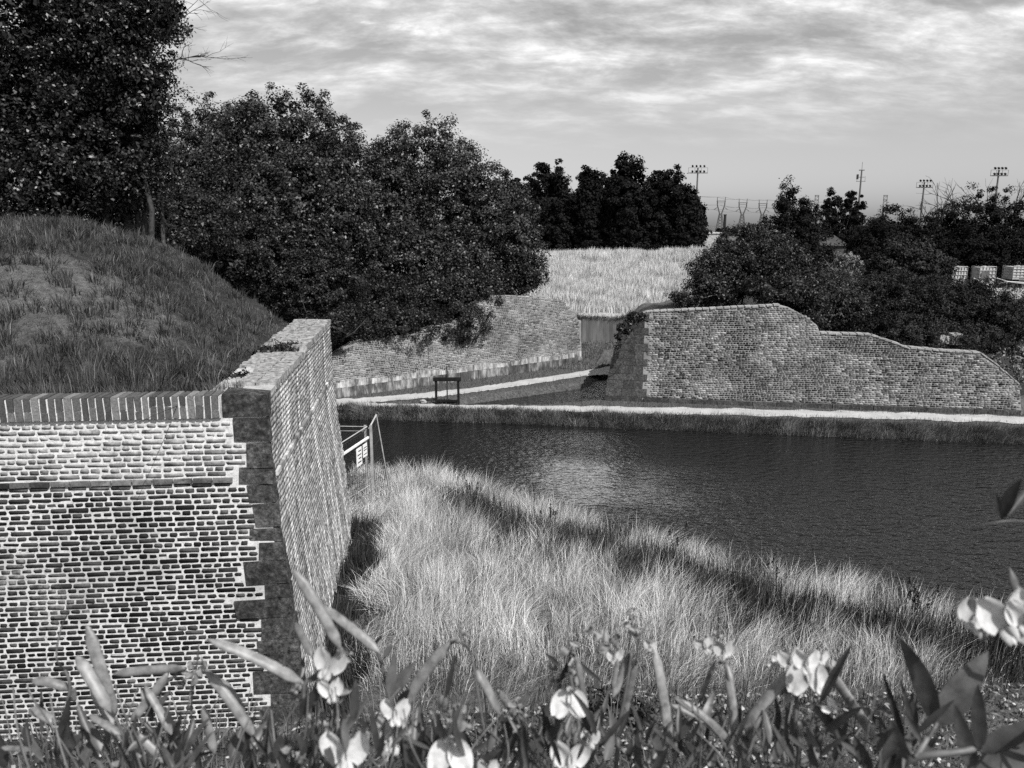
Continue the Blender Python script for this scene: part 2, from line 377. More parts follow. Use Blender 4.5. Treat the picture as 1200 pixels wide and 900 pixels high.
# ------------------------------------------------------------------ brick walls
def bricks(O, d, n, zlo, zhi, s0, s1, keep, off=lambda z: 0.0, ch=.075, L=.225, mort=.016, proud=.004, jit=.004, tonef=None, depth=.06, seed=1):
    """every brick its own little block, all in one mesh: English bond"""
    rg = np.random.default_rng(seed); V = []; Fc = []; T = []
    rows = int((zhi - zlo) / ch)
    for r in range(rows):
        z = zlo + r * ch; w = L if r % 2 else L / 2
        s = s0 - (0 if r % 2 else L * .25); row_t = rg.normal(0, .05)
        while s < s1:
            ww = w * (1 + rg.uniform(-.14, .14)); cs, cz = s + ww / 2, z + ch / 2
            if keep(cs, cz, ww / 2, ch / 2):
                m = mort * .5 * (1 + rg.uniform(-.4, .6)); p = proud + rg.uniform(-.0015, .004)
                a0, a1, b0, b1 = s + m, s + ww - m, z + m, z + ch - m
                base = len(V); wv = .004 * math.sin(ss0 * 2.3 + r * .7) if (ss0 := s) is not None else 0
                cw = min(a1 - a0, .11) * rg.uniform(.05, .15); chh = (b1 - b0) * rg.uniform(.10, .30)
                ring = [(a0 + cw, b0), (a1 - cw, b0), (a1, b0 + chh), (a1, b1 - chh), (a1 - cw, b1), (a0 + cw, b1), (a0, b1 - chh), (a0, b0 + chh)]
                ring = [(x_ + rg.uniform(-jit, jit), z_ + rg.uniform(-jit, jit) * .7 + wv) for x_, z_ in ring]; mx_ = sum(x_ for x_, _ in ring) / 8; mz_ = sum(z_ for _, z_ in ring) / 8
                tilt = rg.uniform(-.003, .003)
                for (dep, ins) in ((-depth, 0), (p, .003)):
                    for (x_, z_) in ring:
                        ss = x_ + (ins if x_ < mx_ else -ins); zz = z_ + (ins if z_ < mz_ else -ins)
                        q = O + d * ss + n * (off(zz) + dep + (tilt * (1 if z_ > mz_ else -1) + rg.uniform(-.0015, .0015) if dep > -.01 else 0)); V.append((q[0], q[1], zz))
                f_ = base + 8
                Fc += [(f_ + 7, f_, f_ + 1, f_ + 2), (f_ + 7, f_ + 2, f_ + 3, f_ + 6), (f_ + 6, f_ + 3, f_ + 4, f_ + 5)] + [(base + i, base + (i + 1) % 8, f_ + (i + 1) % 8, f_ + i) for i in range(8)]
                t = tonef(cs, cz, rg) if tonef else rg.uniform(0, 1); T += [np.clip(t + row_t, 0, 1)] * 16
            s += ww
    return V, Fc, T
def brick_part(name, mat, parent, *a, **k):
    V, Fc, T = bricks(*a, **k); return link(name, npmesh(name, V, Fc, T), mat, parent)
def prism(O, d, n, outline, off, thick, name, mat, parent, top_mat=None):
    """solid wall body behind the bricks: outline (s, z), front face follows the batter"""
    m = MB(); k = len(outline); vs = []
    for (s, z) in outline:
        q = O + d * s + n * off(z); vs.append((q[0], q[1], z))
    for (s, z) in outline:
        q = O + d * s - n * thick; vs.append((q[0], q[1], z))
    fs = [tuple(range(k)), tuple(range(2 * k - 1, k - 1, -1))] + [(i, k + i, k + (i + 1) % k, (i + 1) % k) for i in range(k)]
    m.add(vs, fs); return m.build(name, mat, parent)
# ---- near wall
NEAR = empty('brick_wall', (CORNER[0], CORNER[1], GW), 'tall weathered brick rampart wall at left with dark stone corner and bright mortar joints', 'wall')
SZ = CZ - 1.05                                                # string course level
foff = lambda z: .02 if z > SZ else .02 + (SZ - z) * .012
roff = lambda z: .02 if z > SZ else .02 + (SZ - z) * .085
FL = 9.0
fo = lambda z: foff(z) - .02
ro = lambda z: roff(z) - .02
# quoins: (width on the front, width on the flank) going down from the coping
qz = CZ - .003; quoins = []
hs = [.27, .30, .30, .20]
while qz > GW - .3:
    i = len(quoins); hgt = hs[i] if i < len(hs) else .18 + .06 * ((i * 7) % 3)
    quoins.append((qz - hgt, qz, (.50, .40, .27, .36)[i] if i < 4 else ((.30, .20, .38, .17, .28, .23)[i % 6] if i != 10 else .52), (.0 + .03)))
    qz -= hgt
def in_quoin(s, z, hw, hh):
    for (a, b, w, w2) in quoins:
        if a - .01 < z < b + .01 and s - hw * .3 < w: return True
    return False
def front_keep(s, z, hw, hh):
    return z < CZ - .30 and not in_quoin(s, z, hw, hh) and not (SZ - .01 < z < SZ + .07)
def front_tone(s, z, rg):
    up = 1 if z > SZ else max(0, .35 - (SZ - z) * .35)
    return .85 * rg.beta(1.0, 4.2) + .55 * (rg.random() < .13) * rg.random() + up * rg.uniform(.05, .75) + .12 * float(fnoise(np.array(s), np.array(z), .8, 2, 2))
Of = CORNER.copy()
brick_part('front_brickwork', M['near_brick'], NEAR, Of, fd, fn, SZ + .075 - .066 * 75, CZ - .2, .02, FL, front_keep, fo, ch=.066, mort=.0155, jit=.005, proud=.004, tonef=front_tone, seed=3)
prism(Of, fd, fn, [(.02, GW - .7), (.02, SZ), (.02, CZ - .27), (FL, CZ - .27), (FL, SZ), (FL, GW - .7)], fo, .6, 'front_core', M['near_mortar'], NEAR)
# string course: a thin projecting band
m = MB()
s = .44
while s < FL:
    w = .225 + random.uniform(-.01, .01)
    for (ss, ww) in ((s, w),):
        c = Of + fd * (ss + ww / 2) - fn * .004
        m.box((c[0], c[1], SZ + .035), ww - .014, .06, .056, math.atan2(fd[1], fd[0]), .004, random.random() * .8 + .1)
    s += w
m.build('string_course', M['near_brick'], NEAR)
# rowlock coping: bricks on end, full ones between halves
m = MB(); s = .52; i = 0; ang = math.atan2(fd[1], fd[0])
mc = MB(); c = Of + fd * ((FL + .52) / 2) - fn * .10
c = c + fn * .01; mc.box((c[0], c[1], CZ - .146), FL - .52, .236, .25, ang); mc.build('coping_bed', M['near_mortar'], NEAR)
while s < FL:
    w = random.uniform(.078, .094)
    def cb(z0, z1, tt):
        cc = Of + fd * (s + w / 2) - fn * .09
        m.box((cc[0], cc[1], (z0 + z1) / 2), w - .02, .27, z1 - z0 - .014, ang, .006, tt)
    tt = random.random() ** .8
    if i % 2: cb(CZ - .27, CZ + .004, .35 + .6 * tt)
    else:
        k = random.choice((.10, .11, .15)); cb(CZ - .27, CZ - .27 + k, .25 + .6 * tt); cb(CZ - .27 + k, CZ + .004, .25 + .6 * random.random())
    s += w; i += 1
m.build('coping', M['coping_brick'], NEAR)
# quoin stones
for i, (a, b, w, w2) in enumerate(quoins):
    m = MB(); j = .014
    zz = (a, b); vs = []
    fl = (.16, .10, .05, .12)[i % 4]
    for z in (a + .006, b - .006):
        p = .014 + random.uniform(-.004, .006)
        A = Of + fd * w + fn * (fo(z) + p); Bc = Of + fn * (fo(z) + p) + rn * (ro(z) + p); C = Of + rd * fl + rn * (ro(z) + p)
        D = Of + rd * .4 + fd * w * .9 + rn * -.05
        for qq in (A, Bc, C, D): vs.append((qq[0] + random.uniform(-j, j), qq[1] + random.uniform(-j, j), z + random.uniform(-j, j)))
    m.add(vs, [(0, 1, 2, 3)[::-1], (4, 5, 6, 7), (0, 1, 5, 4), (1, 2, 6, 5), (2, 3, 7, 6), (3, 0, 4, 7)], random.choice((.15, .3, .5, .25, 1.0 if i in (0, 4, 9, 11) else .2)))
    m.build('quoin_stone', M['dark_stone'], NEAR)
# flank
def flank_keep(s, z, hw, hh):
    if SZ - .02 < z < SZ + .055: return False
    return z < CZ - .01 and s > .12
def flank_tone(s, z, rg): return rg.beta(2, 2.2)
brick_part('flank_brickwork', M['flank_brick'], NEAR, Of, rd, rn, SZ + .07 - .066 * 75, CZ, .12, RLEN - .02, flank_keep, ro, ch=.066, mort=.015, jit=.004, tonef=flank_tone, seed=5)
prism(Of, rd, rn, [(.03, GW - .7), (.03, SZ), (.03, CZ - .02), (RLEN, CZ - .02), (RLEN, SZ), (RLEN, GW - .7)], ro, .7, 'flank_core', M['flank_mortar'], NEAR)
m = MB(); s = .2
while s < RLEN - .1:
    w = min(.23, RLEN - s); c = Of + rd * (s + w / 2) + rn * .002
    m.box((c[0], c[1], SZ + .03), w - .012, .07, .062, math.atan2(rd[1], rd[0]), .004, random.random()); s += .23
m.build('flank_string_course', M['flank_brick'], NEAR)
# worn brick top of the flank: two stretches laid across the wall
m = MB(); s = .55; ra = math.atan2(rd[1], rd[0])
while s < RLEN:
    lift = .0 if s < 3.0 else .05
    if not 2.85 < s < 3.15:
        u = -.0
        for k in range(3):
            if u + .2 > .26 + .165 * min(s, 3) + .12: continue
            w = (.24, .22, .24)[k] * random.uniform(.93, 1.05); c = Of + rd * (s + .05) - rn * (u + w / 2 - .02)
            m.box((c[0], c[1], CZ - .03 + lift + random.uniform(-.008, .012) - .0 * k), .088 + random.uniform(-.006, .004), w - .014, .09, ra, .006, .55 + .45 * random.random()); u += w
    s += .1
m.build('flank_coping', M['coping_top'], NEAR)
# ---- bastion across the water
BAS = empty('brick_bastion', (B0[0], B0[1], BK), 'long weathered brick bastion across the water with stepped top and stone left end', 'wall')
bo = lambda z: .02 - (z - BK) * .03
prism(B0, bd, bn, [(bprof[0][0], BK - .4)] + [(a, b - .04) for a, b in bprof] + [(bprof[-1][0], BK - .4)], bo, 1.1, 'wall_core', M['far_mortar'], BAS)
SE = on_line(B0, bd, 757, 400)[0]
def btop(s): return np.interp(s, bs, bz)
def bkeep(s, z, hw, hh):
    if z + hh > btop(s) + .02 - .09 * max(0, math.sin(s * 5.1) * math.sin(s * 2.3)) or z < BK + .12: return False
    edge = SE + (.10 if int((z - BK) / .3) % 2 else -.06)
    return s - hw > edge and s + hw < bs[-1] - .03 - max(0, 0)
def btone(s, z, rg):
    v = rg.beta(.9, 1.3) + .30 * float(fnoise(np.array(s), np.array(z) * 1.3, 1.1, 3, 4)) + .16 * (abs(s - SE) < .5) + .2 * np.exp(-((s - 7.2) / .8) ** 2)
    v -= .25 * np.exp(-((s - 4.7) / 1.0) ** 2 - ((z - 2.6) / .5) ** 2)
    return v
brick_part('brickwork', M['far_brick'], BAS, B0, bd, bn, BK + .1, 4.4, SE - .4, bs[-1], bkeep, bo, mort=.014, jit=.004, proud=.006, tonef=btone, seed=8)
# stone end
m = MB(); z = BK - .05; r = 0
left_s = lambda z: np.interp(z, bz[:6], bs[:6])
while z < bprof[5][1] - .1:
    hgt = random.uniform(.24, .34); l = left_s(z + hgt / 2); edge = SE + (.10 if int((z + hgt / 2 - BK) / .3) % 2 else -.06)
    s = edge
    while s > l + .06:
        w = min(random.uniform(.35, .62), s - l); 
        if s - w - l < .18: w = s - l
        c = B0 + bd * (s - w / 2) + bn * (bo(z + hgt / 2) - .12 + random.uniform(0, .012))
        m.box((c[0], c[1], z + hgt / 2), w - .012, .3, hgt - .012, math.atan2(bd[1], bd[0]), .008, random.choice((.1, .25, .4, .55, .8)))
        s -= w
    z += hgt
m.build('stone_end', M['quoin_stone_far'], BAS)
# coping line and stone plinth
m = MB()
for i in range(5, len(bprof) - 2):
    (a, za), (b, zb) = bprof[i], bprof[i + 1]; L_ = math.hypot(b - a, zb - za); nn = max(1, int(L_ / .24))
    if i == 7: m.build('coping', M['pale_stone'], BAS); m = MB()
    if 7 <= i <= 10: continue
    for k in range(nn):
        drop = .03 * (random.random() < .12)
        t0, t1 = k / nn + .01, (k + 1) / nn - .01
        vs = []
        for (dn, up) in ((.035, 0), (.035, .055), (-.4, .055), (-.4, 0)):
            for t in (t0, t1):
                q_ = B0 + bd * (a + (b - a) * t) + bn * (bo(za) + dn); vs.append((q_[0], q_[1], za + (zb - za) * t + up - .015 - drop + random.uniform(-.012, .010)))
        m.add(vs, [(0, 1, 3, 2), (2, 3, 5, 4), (4, 5, 7, 6), (6, 7, 1, 0), (0, 2, 4, 6), (7, 5, 3, 1)], random.uniform(.6, 1))
m.build('coping', M['pale_stone'], BAS)
m = MB(); s = SE
while s < bs[-1] - .1:
    w = min(random.uniform(.5, .95), bs[-1] - s); c = B0 + bd * (s + w / 2) + bn * .0
    m.box((c[0], c[1], BK + .02), w - .015, .2, .3, math.atan2(bd[1], bd[0]), .012, random.choice((.1, .3, .3, .6))); s += w
m.build('plinth', M['quoin_stone_far'], BAS)
# ---- left curtain wall
LWO = empty('brick_wall', (LW0[0], LW0[1], BK), 'brick wall along the footpath below the bushes, white-limed base and broken top', 'wall')
lo_ = lambda z: .02 - (z - BK) * .04
prism(LW0, ld, ln, [(-7, BK - .4)] + [(a, b - .04) for a, b in lprof[:-1]] + [(lprof[-1][0], lprof[-2][1]), (lprof[-1][0], BK - .4)], lo_, .9, 'wall_core', M['far_mortar'], LWO)
def lkeep(s, z, hw, hh): return z + hh < np.interp(s, ls_, lz_) + .02 and z > BK + .38 and s + hw < lprof[-1][0] - .02
brick_part('brickwork', M['far_brick'], LWO, LW0, ld, ln, BK + .1, 3.9, -7, lprof[-1][0], lkeep, lo_, mort=.018, jit=.006, proud=.006,
           tonef=lambda s, z, rg: rg.beta(1.8, 2.2) + .2 * float(fnoise(np.array(s), np.array(z), 1.2, 3, 6)) + .1, seed=9)
m = MB(); s = -7.0
while s < LLEN:
    w = min(random.uniform(.3, .7), LLEN - s + .02); c = LW0 + ld * (s + w / 2) + ln * (-.05)
    m.box((c[0], c[1], BK + .16), w - .012, .2, .44, math.atan2(ld[1], ld[0]), .012, random.choice((.1, .2, .4, 1)) if s > 5.5 else random.choice((.2, .4, .9))); s += w
q = N('streaked_plinth'); nz = q.noise(2.2, 6, .75, 1, 1, .3); q.base(q.ramp(nz, (.36, .03), (.5, .10), (.66, .4))).rough(.95, .1); q.bump(nz, .5, .02); M['streaked_plinth'] = q.m
m.build('plinth', M['streaked_plinth'], LWO)
q = N('lime_band'); nz = q.noise(3.5, 6, .7, 1, 1, .35); q.base(q.ramp(nz, (.40, .10), (.62, .55))).rough(.95, .1); M['lime_band'] = q.m
m = MB(); s = -7.0
while s < LLEN - .05:
    w = random.uniform(.11, .3); w = min(w, LLEN - s); c = LW0 + ld * (s + w / 2) + ln * (-.065)
    zb = BK + .39 + (.22 + .06 * math.sin(s * 2.1)) / 2
    m.box((c[0], c[1], zb), w - .012, .18, (.22 + .06 * math.sin(s * 2.1)), math.atan2(ld[1], ld[0]), .008); s += w
m.build('limed_course', M['lime_band'], LWO)
# ---- low retaining wall at the back of the gap
RW = empty('retaining_wall', (4, RWY, 1), 'low dark retaining wall with vertical streaks seen through the gap below the dry ridge', 'wall')
m = MB(); x = -1.5
q = N('streaked'); nz = q.noise(1, 5, .7, 3.0, 3.0, .5); q.base(q.ramp(nz, (.3, .02), (.7, .12))).rough(.9, .1); q.bump(nz, .5, .03); M['streaked'] = q.m; q.base(q.mix(1, q.ramp(nz, (.3, .07), (.7, .20)), q.ramp(q.attr(), (0, .65), (1, 1)), 'MULTIPLY'))
while x < 10.5:
    w = random.uniform(.16, .27); top = 2.20 + random.uniform(-.05, .04) + .05 * math.sin(x * 1.7)
    m.box((x + w / 2, RWY + .3 + random.uniform(-.012, .012), (top + .6) / 2), w - .005, .5, top - .6, 0, .006, random.random()); x += w
m.build('wall_face', M['streaked'], RW)
# ------------------------------------------------------------------ grass and weeds
def blades(P, H, lean, W, tone):
    n = len(P); az = RNG.uniform(0, 2 * np.pi, n); w = np.stack([np.cos(az), np.sin(az), np.zeros(n)], -1) * (W * .5)[:, None]
    L3 = np.concatenate([lean, np.zeros((n, 1))], 1); mag = np.linalg.norm(lean, axis=1)
    zt = H * np.clip(1 - .35 * (mag / H) ** 1.5, .25, 1)
    up = np.array([0, 0, 1.0]); P = P - up * .03
    mid = P + L3 * .32 + up * (zt * .62)[:, None]; tip = P + L3 + up * zt[:, None]
    V = np.stack([P - w, P + w, mid + w * .75, mid - w * .75, tip], 1).reshape(-1, 3)
    b = (np.arange(n) * 5)[:, None]
    Fc = np.concatenate([b + np.array([[0, 1, 2]]), b + np.array([[0, 2, 3]]), b + np.array([[3, 2, 4]])], 1).reshape(-1, 3)
    return V, Fc, np.repeat(tone, 5)
def scatter(n, x0, x1, y0, y1, mask):
    X = RNG.uniform(x0, x1, n); Y = RNG.uniform(y0, y1, n); k = mask(X, Y); X, Y = X[k], Y[k]
    return X, Y, height(X, Y)
def tufts(nt, per, x0, x1, y0, y1, mask, rad_, jit=0):
    X, Y, _ = scatter(nt, x0, x1, y0, y1, mask); k = RNG.poisson(per, len(X)); i = np.repeat(np.arange(len(X)), k)
    a = RNG.uniform(0, 6.28, len(i)); r = rad_ * np.sqrt(RNG.random(len(i))) * RNG.uniform(.6, 1.3, len(X))[i]
    dx, dy = np.cos(a) * r, np.sin(a) * r; return X[i] + dx, Y[i] + dy, height(X[i] + dx, Y[i] + dy), i, dx / rad_, dy / rad_, len(X)
def grass(name, X, Y, Z, hfun, W, lean, tone, mat, label, cat):
    P = np.stack([X, Y, Z], -1); V, Fc, T = blades(P, hfun, lean, W, np.clip(tone, 0, 1))
    return tag(link(name, npmesh(name, V, Fc, T), mat), label, cat, None, 'stuff')
def leanfield(X, Y, amt, sc=1.2, ox=0.3, oy=-.1, off=0):
    a = fnoise(X, Y, sc, 2, off) * 1.4; b = fnoise(X, Y, sc, 2, off + 9) * 1.0
    j = RNG.normal(0, .35, (2, len(X)))
    return np.stack([(ox + a * .6 + j[0]) * amt, (oy + b * .5 + j[1]) * amt], -1)
def flank_d(X, Y): return (X - CORNER[0]) * rn[0] + (Y - CORNER[1]) * rn[1]
def weedband(X, Y):
    dm = sdf(MOAT, X, Y); w = fnoise(X, Y, 1.6, 2, 17)
    return np.exp(-((dm - 1.8 - .5 * w) / .85) ** 2) * sstep(-2.2, -.5, X) * (.7 + .5 * sstep(-.3, .5, fnoise(X, Y, .8, 2, 23)))
def mk(X, Y):
    dm = sdf(MOAT, X, Y)
    return (dm > -.12) & ((flank_d(X, Y) > .68 + .12 * np.sin(Y * 3)) | (Y > FAR[1] + .3)) & (sdf(LIP, X, Y) > 3.5) & (Y < 24) & (np.abs(X) < Y * .9 + 2.5) & ((X > -4.6))
X, Y, Z, ti, dx, dy, nt = tufts(23000, 14, -4.6, 15, 6.2, 23, mk, .115)
kk = mk(X, Y); X, Y, Z, ti, dx, dy = X[kk], Y[kk], Z[kk], ti[kk], dx[kk], dy[kk]
wb = weedband(X, Y); wb = np.clip(wb + .9 * sstep(.30, .7, fnoise(X, Y, 1.1, 3, 33)), 0, 1)
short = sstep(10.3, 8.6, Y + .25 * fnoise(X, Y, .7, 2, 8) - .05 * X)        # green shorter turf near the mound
kp = RNG.random(len(X)) > np.clip(wb * .9 + short * .4, 0, .93); X, Y, Z, wb, short, ti, dx, dy = X[kp], Y[kp], Z[kp], wb[kp], short[kp], ti[kp], dx[kp], dy[kp]
cl = fnoise(X, Y, .45, 3, 30); tt = RNG.normal(0, 1, nt)[ti]; t2 = RNG.normal(0, 1, (2, nt))[:, ti]
Hh = (.58 + .17 * cl + .10 * tt + RNG.normal(0, .11, len(X))) * (1 - .6 * short); Hh = np.clip(Hh * (.55 + .45 * sstep(.6, 1.5, flank_d(X, Y))), .1, 1.1)
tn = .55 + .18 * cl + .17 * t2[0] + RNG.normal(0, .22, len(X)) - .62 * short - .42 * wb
le = leanfield(X, Y, .38, .9, .35, -.1, 2) + .14 * np.stack([dx + .8 * t2[1], dy], -1)
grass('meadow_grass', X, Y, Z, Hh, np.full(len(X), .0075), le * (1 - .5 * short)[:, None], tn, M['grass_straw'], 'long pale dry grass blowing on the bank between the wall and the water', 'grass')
X, Y, Z = scatter(300000, -4.6, 15, 7, 23, mk); wb = weedband(X, Y); kp = RNG.random(len(X)) < wb * .75; X, Y, Z = X[kp], Y[kp], Z[kp]
grass('weed_growth', X, Y, Z, np.clip(RNG.normal(.52, .15, len(X)), .12, .95), np.full(len(X), .017), leanfield(X, Y, .14, .5, 0, 0, 5), RNG.beta(1.3, 2.2, len(X)), M['weed'], 'band of dark leafy weeds running through the pale grass near the water', 'weeds')
def fw(X, Y): f = flank_d(X, Y); return (f > .22) & (f < .85 + .1 * np.sin(Y * 4)) & (Y < FAR[1] + .2) & (Y > 8.2)
X, Y, Z = scatter(60000, -4.2, -1.2, 8.2, 15.4, fw); k = RNG.random(len(X)) < .9 * sstep(-.5, .3, fnoise(X, Y, .5, 2, 31)); X, Y, Z = X[k], Y[k], Z[k]
grass('wall_foot_weeds', X, Y, Z, np.clip(RNG.normal(.22, .09, len(X)) * (1 + .5 * sstep(12, 14.5, Y)), .05, .6), np.full(len(X), .018), leanfield(X, Y, .12, .4, .2, 0, 6), RNG.beta(1.2, 2.6, len(X)), M['weed'], 'dark weeds along the foot of the near wall', 'weeds')
# far bank
def fbk(X, Y):
    dm = sdf(MOAT, X, Y); return (dm > -.1) & (dm < .95) & (Y > 18) & (X > -9)
X, Y, Z = scatter(900000, -9, 22, 18, 30, lambda X, Y: fbk(X, Y) & (Y > np.interp(X, [-9, 24], [24, 18.5])) & (sdf(MOAT, X, Y) < .95))
cl = fnoise(X, Y, .5, 3, 12); ln_ = leanfield(X, Y, .16, .5, .1, -1.0, 7)
grass('bank_grass', X, Y, Z, np.clip(.24 + .08 * cl + RNG.normal(0, .06, len(X)), .07, .5), np.full(len(X), .012), ln_, .58 + .35 * cl + RNG.normal(0, .2, len(X)), M['grass_bank'], 'dry grass hanging over the far bank between water and path', 'grass')
# verge between paths, channel banks, foot of walls, slope in the gap
def vg(X, Y):
    dm = sdf(MOAT, X, Y); r = np.ones(len(X), bool)
    r &= (sdf(BASTLAND, X, Y) > .05) & (sdf(LEFTLAND, X, Y) > .05) & (dm > .8) & (Y > 22) & (sdf(CHAN, X, Y) > -.1)
    return r
def tow_d(X, Y):
    A = smooth_line([xy(*q, BK) for q in ((330, 477), (480, 477.8), (600, 479), (760, 481), (1000, 486.5), (1200, 493), (1500, 504))], 6)
    d = np.full(len(X), 99.0)
    for i in range(len(A) - 1):
        a, b = A[i], A[i + 1]; e = b - a; t = np.clip(((X - a[0]) * e[0] + (Y - a[1]) * e[1]) / (e @ e), 0, 1)
        d = np.minimum(d, np.hypot(X - a[0] - e[0] * t, Y - a[1] - e[1] * t))
    return d
def foot_d(X, Y):
    A = smooth_line([xy(*q, BK) for q in ((360, 472), (430, 469), (495, 464), (560, 456.7), (620, 448), (690, 437.2), (718, 433), (745, 431))], 6)
    d = np.full(len(X), 99.0)
    for i in range(len(A) - 1):
        a, b = A[i], A[i + 1]; e = b - a; t = np.clip(((X - a[0]) * e[0] + (Y - a[1]) * e[1]) / (e @ e), 0, 1)
        d = np.minimum(d, np.hypot(X - a[0] - e[0] * t, Y - a[1] - e[1] * t))
    return d
X, Y, Z = scatter(160000, -10, 22, 20, 40, vg); k = (tow_d(X, Y) > .40 + RNG.normal(0, .10, len(X))) & (foot_d(X, Y) > .5 + RNG.normal(0, .12, len(X))); X, Y, Z = X[k], Y[k], Z[k]
grass('verge_grass', X, Y, Z, np.clip(RNG.normal(.10, .05, len(X)), .04, .3), np.full(len(X), .014), leanfield(X, Y, .05, .5, 0, 0, 3), RNG.beta(1.4, 2.4, len(X)), M['grass_dark'], 'short dark grass on the verges beside the paths and the channel', 'grass')
# hillside on the rampart
def hm(X, Y):
    dr = sdf(RAMP, X, Y); return (dr < -.26) & (Y < 21) & (np.abs(X) < Y * .75 + 2)
X, Y, Z, ti, dx, dy, nt = tufts(24000, 19, -17, -3, 8, 21, hm, .09)
kk = hm(X, Y); X, Y, Z, ti, dx, dy = X[kk], Y[kk], Z[kk], ti[kk], dx[kk], dy[kk]
a_f = (Y - CORNER[1]) * -fn[1] + (X - CORNER[0]) * -fn[0] - .5; b_f = (X - CORNER[0]) * -rn[0] + (Y - CORNER[1]) * -rn[1] - topw(X, Y)
br = baref(X, Y); cl = fnoise(X, Y, .22, 2, 15)
edge = np.exp(-np.clip(a_f, 0, 9) / .45)
tr = RNG.random(nt)[ti]; t1 = RNG.normal(0, 1, nt)[ti]
kp = (b_f > .02 + .22 * fnoise(X, Y, .5, 2, 2)) & (tr < np.clip(.72 - br * .55 + edge, .08, 1))
X, Y, Z, cl, edge, br, dx, dy, t1 = (q[kp] for q in (X, Y, Z, cl, edge, br, dx, dy, t1))
Hh = np.clip(.07 + .02 * cl + .02 * t1 + RNG.normal(0, .02, len(X)) + .12 * edge, .03, .45)
lean = leanfield(X, Y, .05, .4, .3, -.45, 4) + .05 * np.stack([dx, dy], -1)
tnh = .30 + .10 * cl + .13 * t1 + RNG.normal(0, .15, len(X)) + .5 * RNG.random(len(X)) ** 9
grass('hill_grass', X, Y, Z, Hh, np.full(len(X), .0075), lean, tnh - .04, M['grass_hill'], 'short patchy grass over bare earth on the rampart hillside', 'grass')
def hm2(X, Y): return hm(X, Y) & (RNG.random(len(X)) < .25 + .75 * sstep(-.2, .5, fnoise(X, Y, .9, 3, 27))) & ((X - CORNER[0]) * -rn[0] + (Y - CORNER[1]) * -rn[1] > .25 + topw(X, Y))
X, Y, Z, ti, dx, dy, nt = tufts(5200, 34, -17, -3.4, 8.8, 20, hm2, .09)
t1 = RNG.normal(0, 1, nt)[ti]; kk = hm(X, Y); X, Y, Z, dx, dy, t1 = (q[kk] for q in (X, Y, Z, dx, dy, t1))
a_f = (Y - CORNER[1]) * -fn[1] + (X - CORNER[0]) * -fn[0] - .5
grass('hill_tussocks', X, Y, Z, np.clip(.17 + .05 * t1 + RNG.normal(0, .045, len(X)), .05, .5) * (1 + .5 * np.exp(-a_f / .6)), np.full(len(X), .010), leanfield(X, Y, .07, .4, .45, -.5, 4) + .13 * np.stack([dx, dy], -1), .10 + .08 * t1 + RNG.normal(0, .10, len(X)) + .8 * RNG.random(len(X)) ** 8, M['grass_hill'], 'rough dark tussocks and low weeds scattered over the rampart hillside', 'weeds')
# ridge of dry grass beyond the gap
X, Y, Z = scatter(150000, -6, 24, RWY + .5, 66, lambda X, Y: (sdf(BASTLAND, X, Y) > -2) & (np.abs(X - 5) < 19))
cl = fnoise(X, Y, 1.0, 3, 19)
grass('ridge_grass', X, Y, Z, np.clip(.42 + .2 * cl + RNG.normal(0, .1, len(X)), .12, .95), np.full(len(X), .03), leanfield(X, Y, .18, 1.0, .2, -.2, 6), .6 + .25 * cl + RNG.normal(0, .17, len(X)), M['grass_ridge'], 'sunlit pale dry grass covering the ridge beyond the gap', 'grass')
X = RNG.uniform(-1.4, 10.4, 9000); Y = RNG.uniform(RWY + .02, RWY + .5, 9000); Z = np.full(9000, 2.17) + RNG.uniform(-.03, .05, 9000)
grass('wall_top_grass', X, Y, Z, np.clip(RNG.normal(.22, .09, 9000) * (1 + .5 * fnoise(X, Y, .8, 2, 5)), .05, .5), np.full(9000, .016), np.stack([RNG.normal(0, .06, 9000), -.14 + RNG.normal(0, .07, 9000)], -1), RNG.beta(1.4, 1.8, 9000), M['grass_bank'], 'grass hanging over the top of the low wall seen through the gap', 'grass')
X, Y, Z = scatter(40000, -1, 9, 36.3, 40, lambda X, Y: (sdf(BASTLAND, X, Y) > 0) & (sdf(LEFTLAND, X, Y) > .05) & (foot_d(X, Y) > .6))
grass('slope_grass', X, Y, Z, np.clip(RNG.normal(.12, .05, len(X)), .04, .3), np.full(len(X), .018), leanfield(X, Y, .05, .5, 0, 0, 3), RNG.beta(1.6, 2.0, len(X)), M['grass_bank'], 'short grass on the slope below the low wall in the gap', 'grass')
# turf and litter on the mound in front
X, Y, Z = scatter(30000, -2.6, 3.2, .8, 2.9, lambda X, Y: sdf(LIP, X, Y) < .25)
k = RNG.random(len(X)) < .4 + .5 * (fnoise(X, Y, .3, 2, 3) > 0.1) + .5 * (X < -.4); X, Y, Z = X[k], Y[k], Z[k]
grass('mound_grass', X, Y, Z, np.clip(RNG.normal(.09, .05, len(X)) * (1 + 1.2 * sstep(1.9, 1.2, Y)), .02, .34), np.full(len(X), .0035), leanfield(X, Y, .05, .3, 0, 0, 1), RNG.beta(1.5, 1.8, len(X)), M['grass_hill'], 'thin grass and dead blades on the stony mound in front', 'grass')
nL = 26000; X, Y, Z = scatter(nL, -2.6, 3.2, 1.0, 2.9, lambda X, Y: sdf(LIP, X, Y) < .1); n = len(X)
a = RNG.uniform(0, 6.28, n); l = RNG.uniform(.003, .012, n) * RNG.uniform(.7, 1.5, n); w = RNG.uniform(.002, .007, n); tl = RNG.normal(0, .35, (n, 2))
C = np.stack([X, Y, Z + .012], -1); u = np.stack([np.cos(a) * l, np.sin(a) * l, tl[:, 0] * l], -1); v = np.stack([-np.sin(a) * w, np.cos(a) * w, tl[:, 1] * w], -1); up = np.array([0, 0, .006])
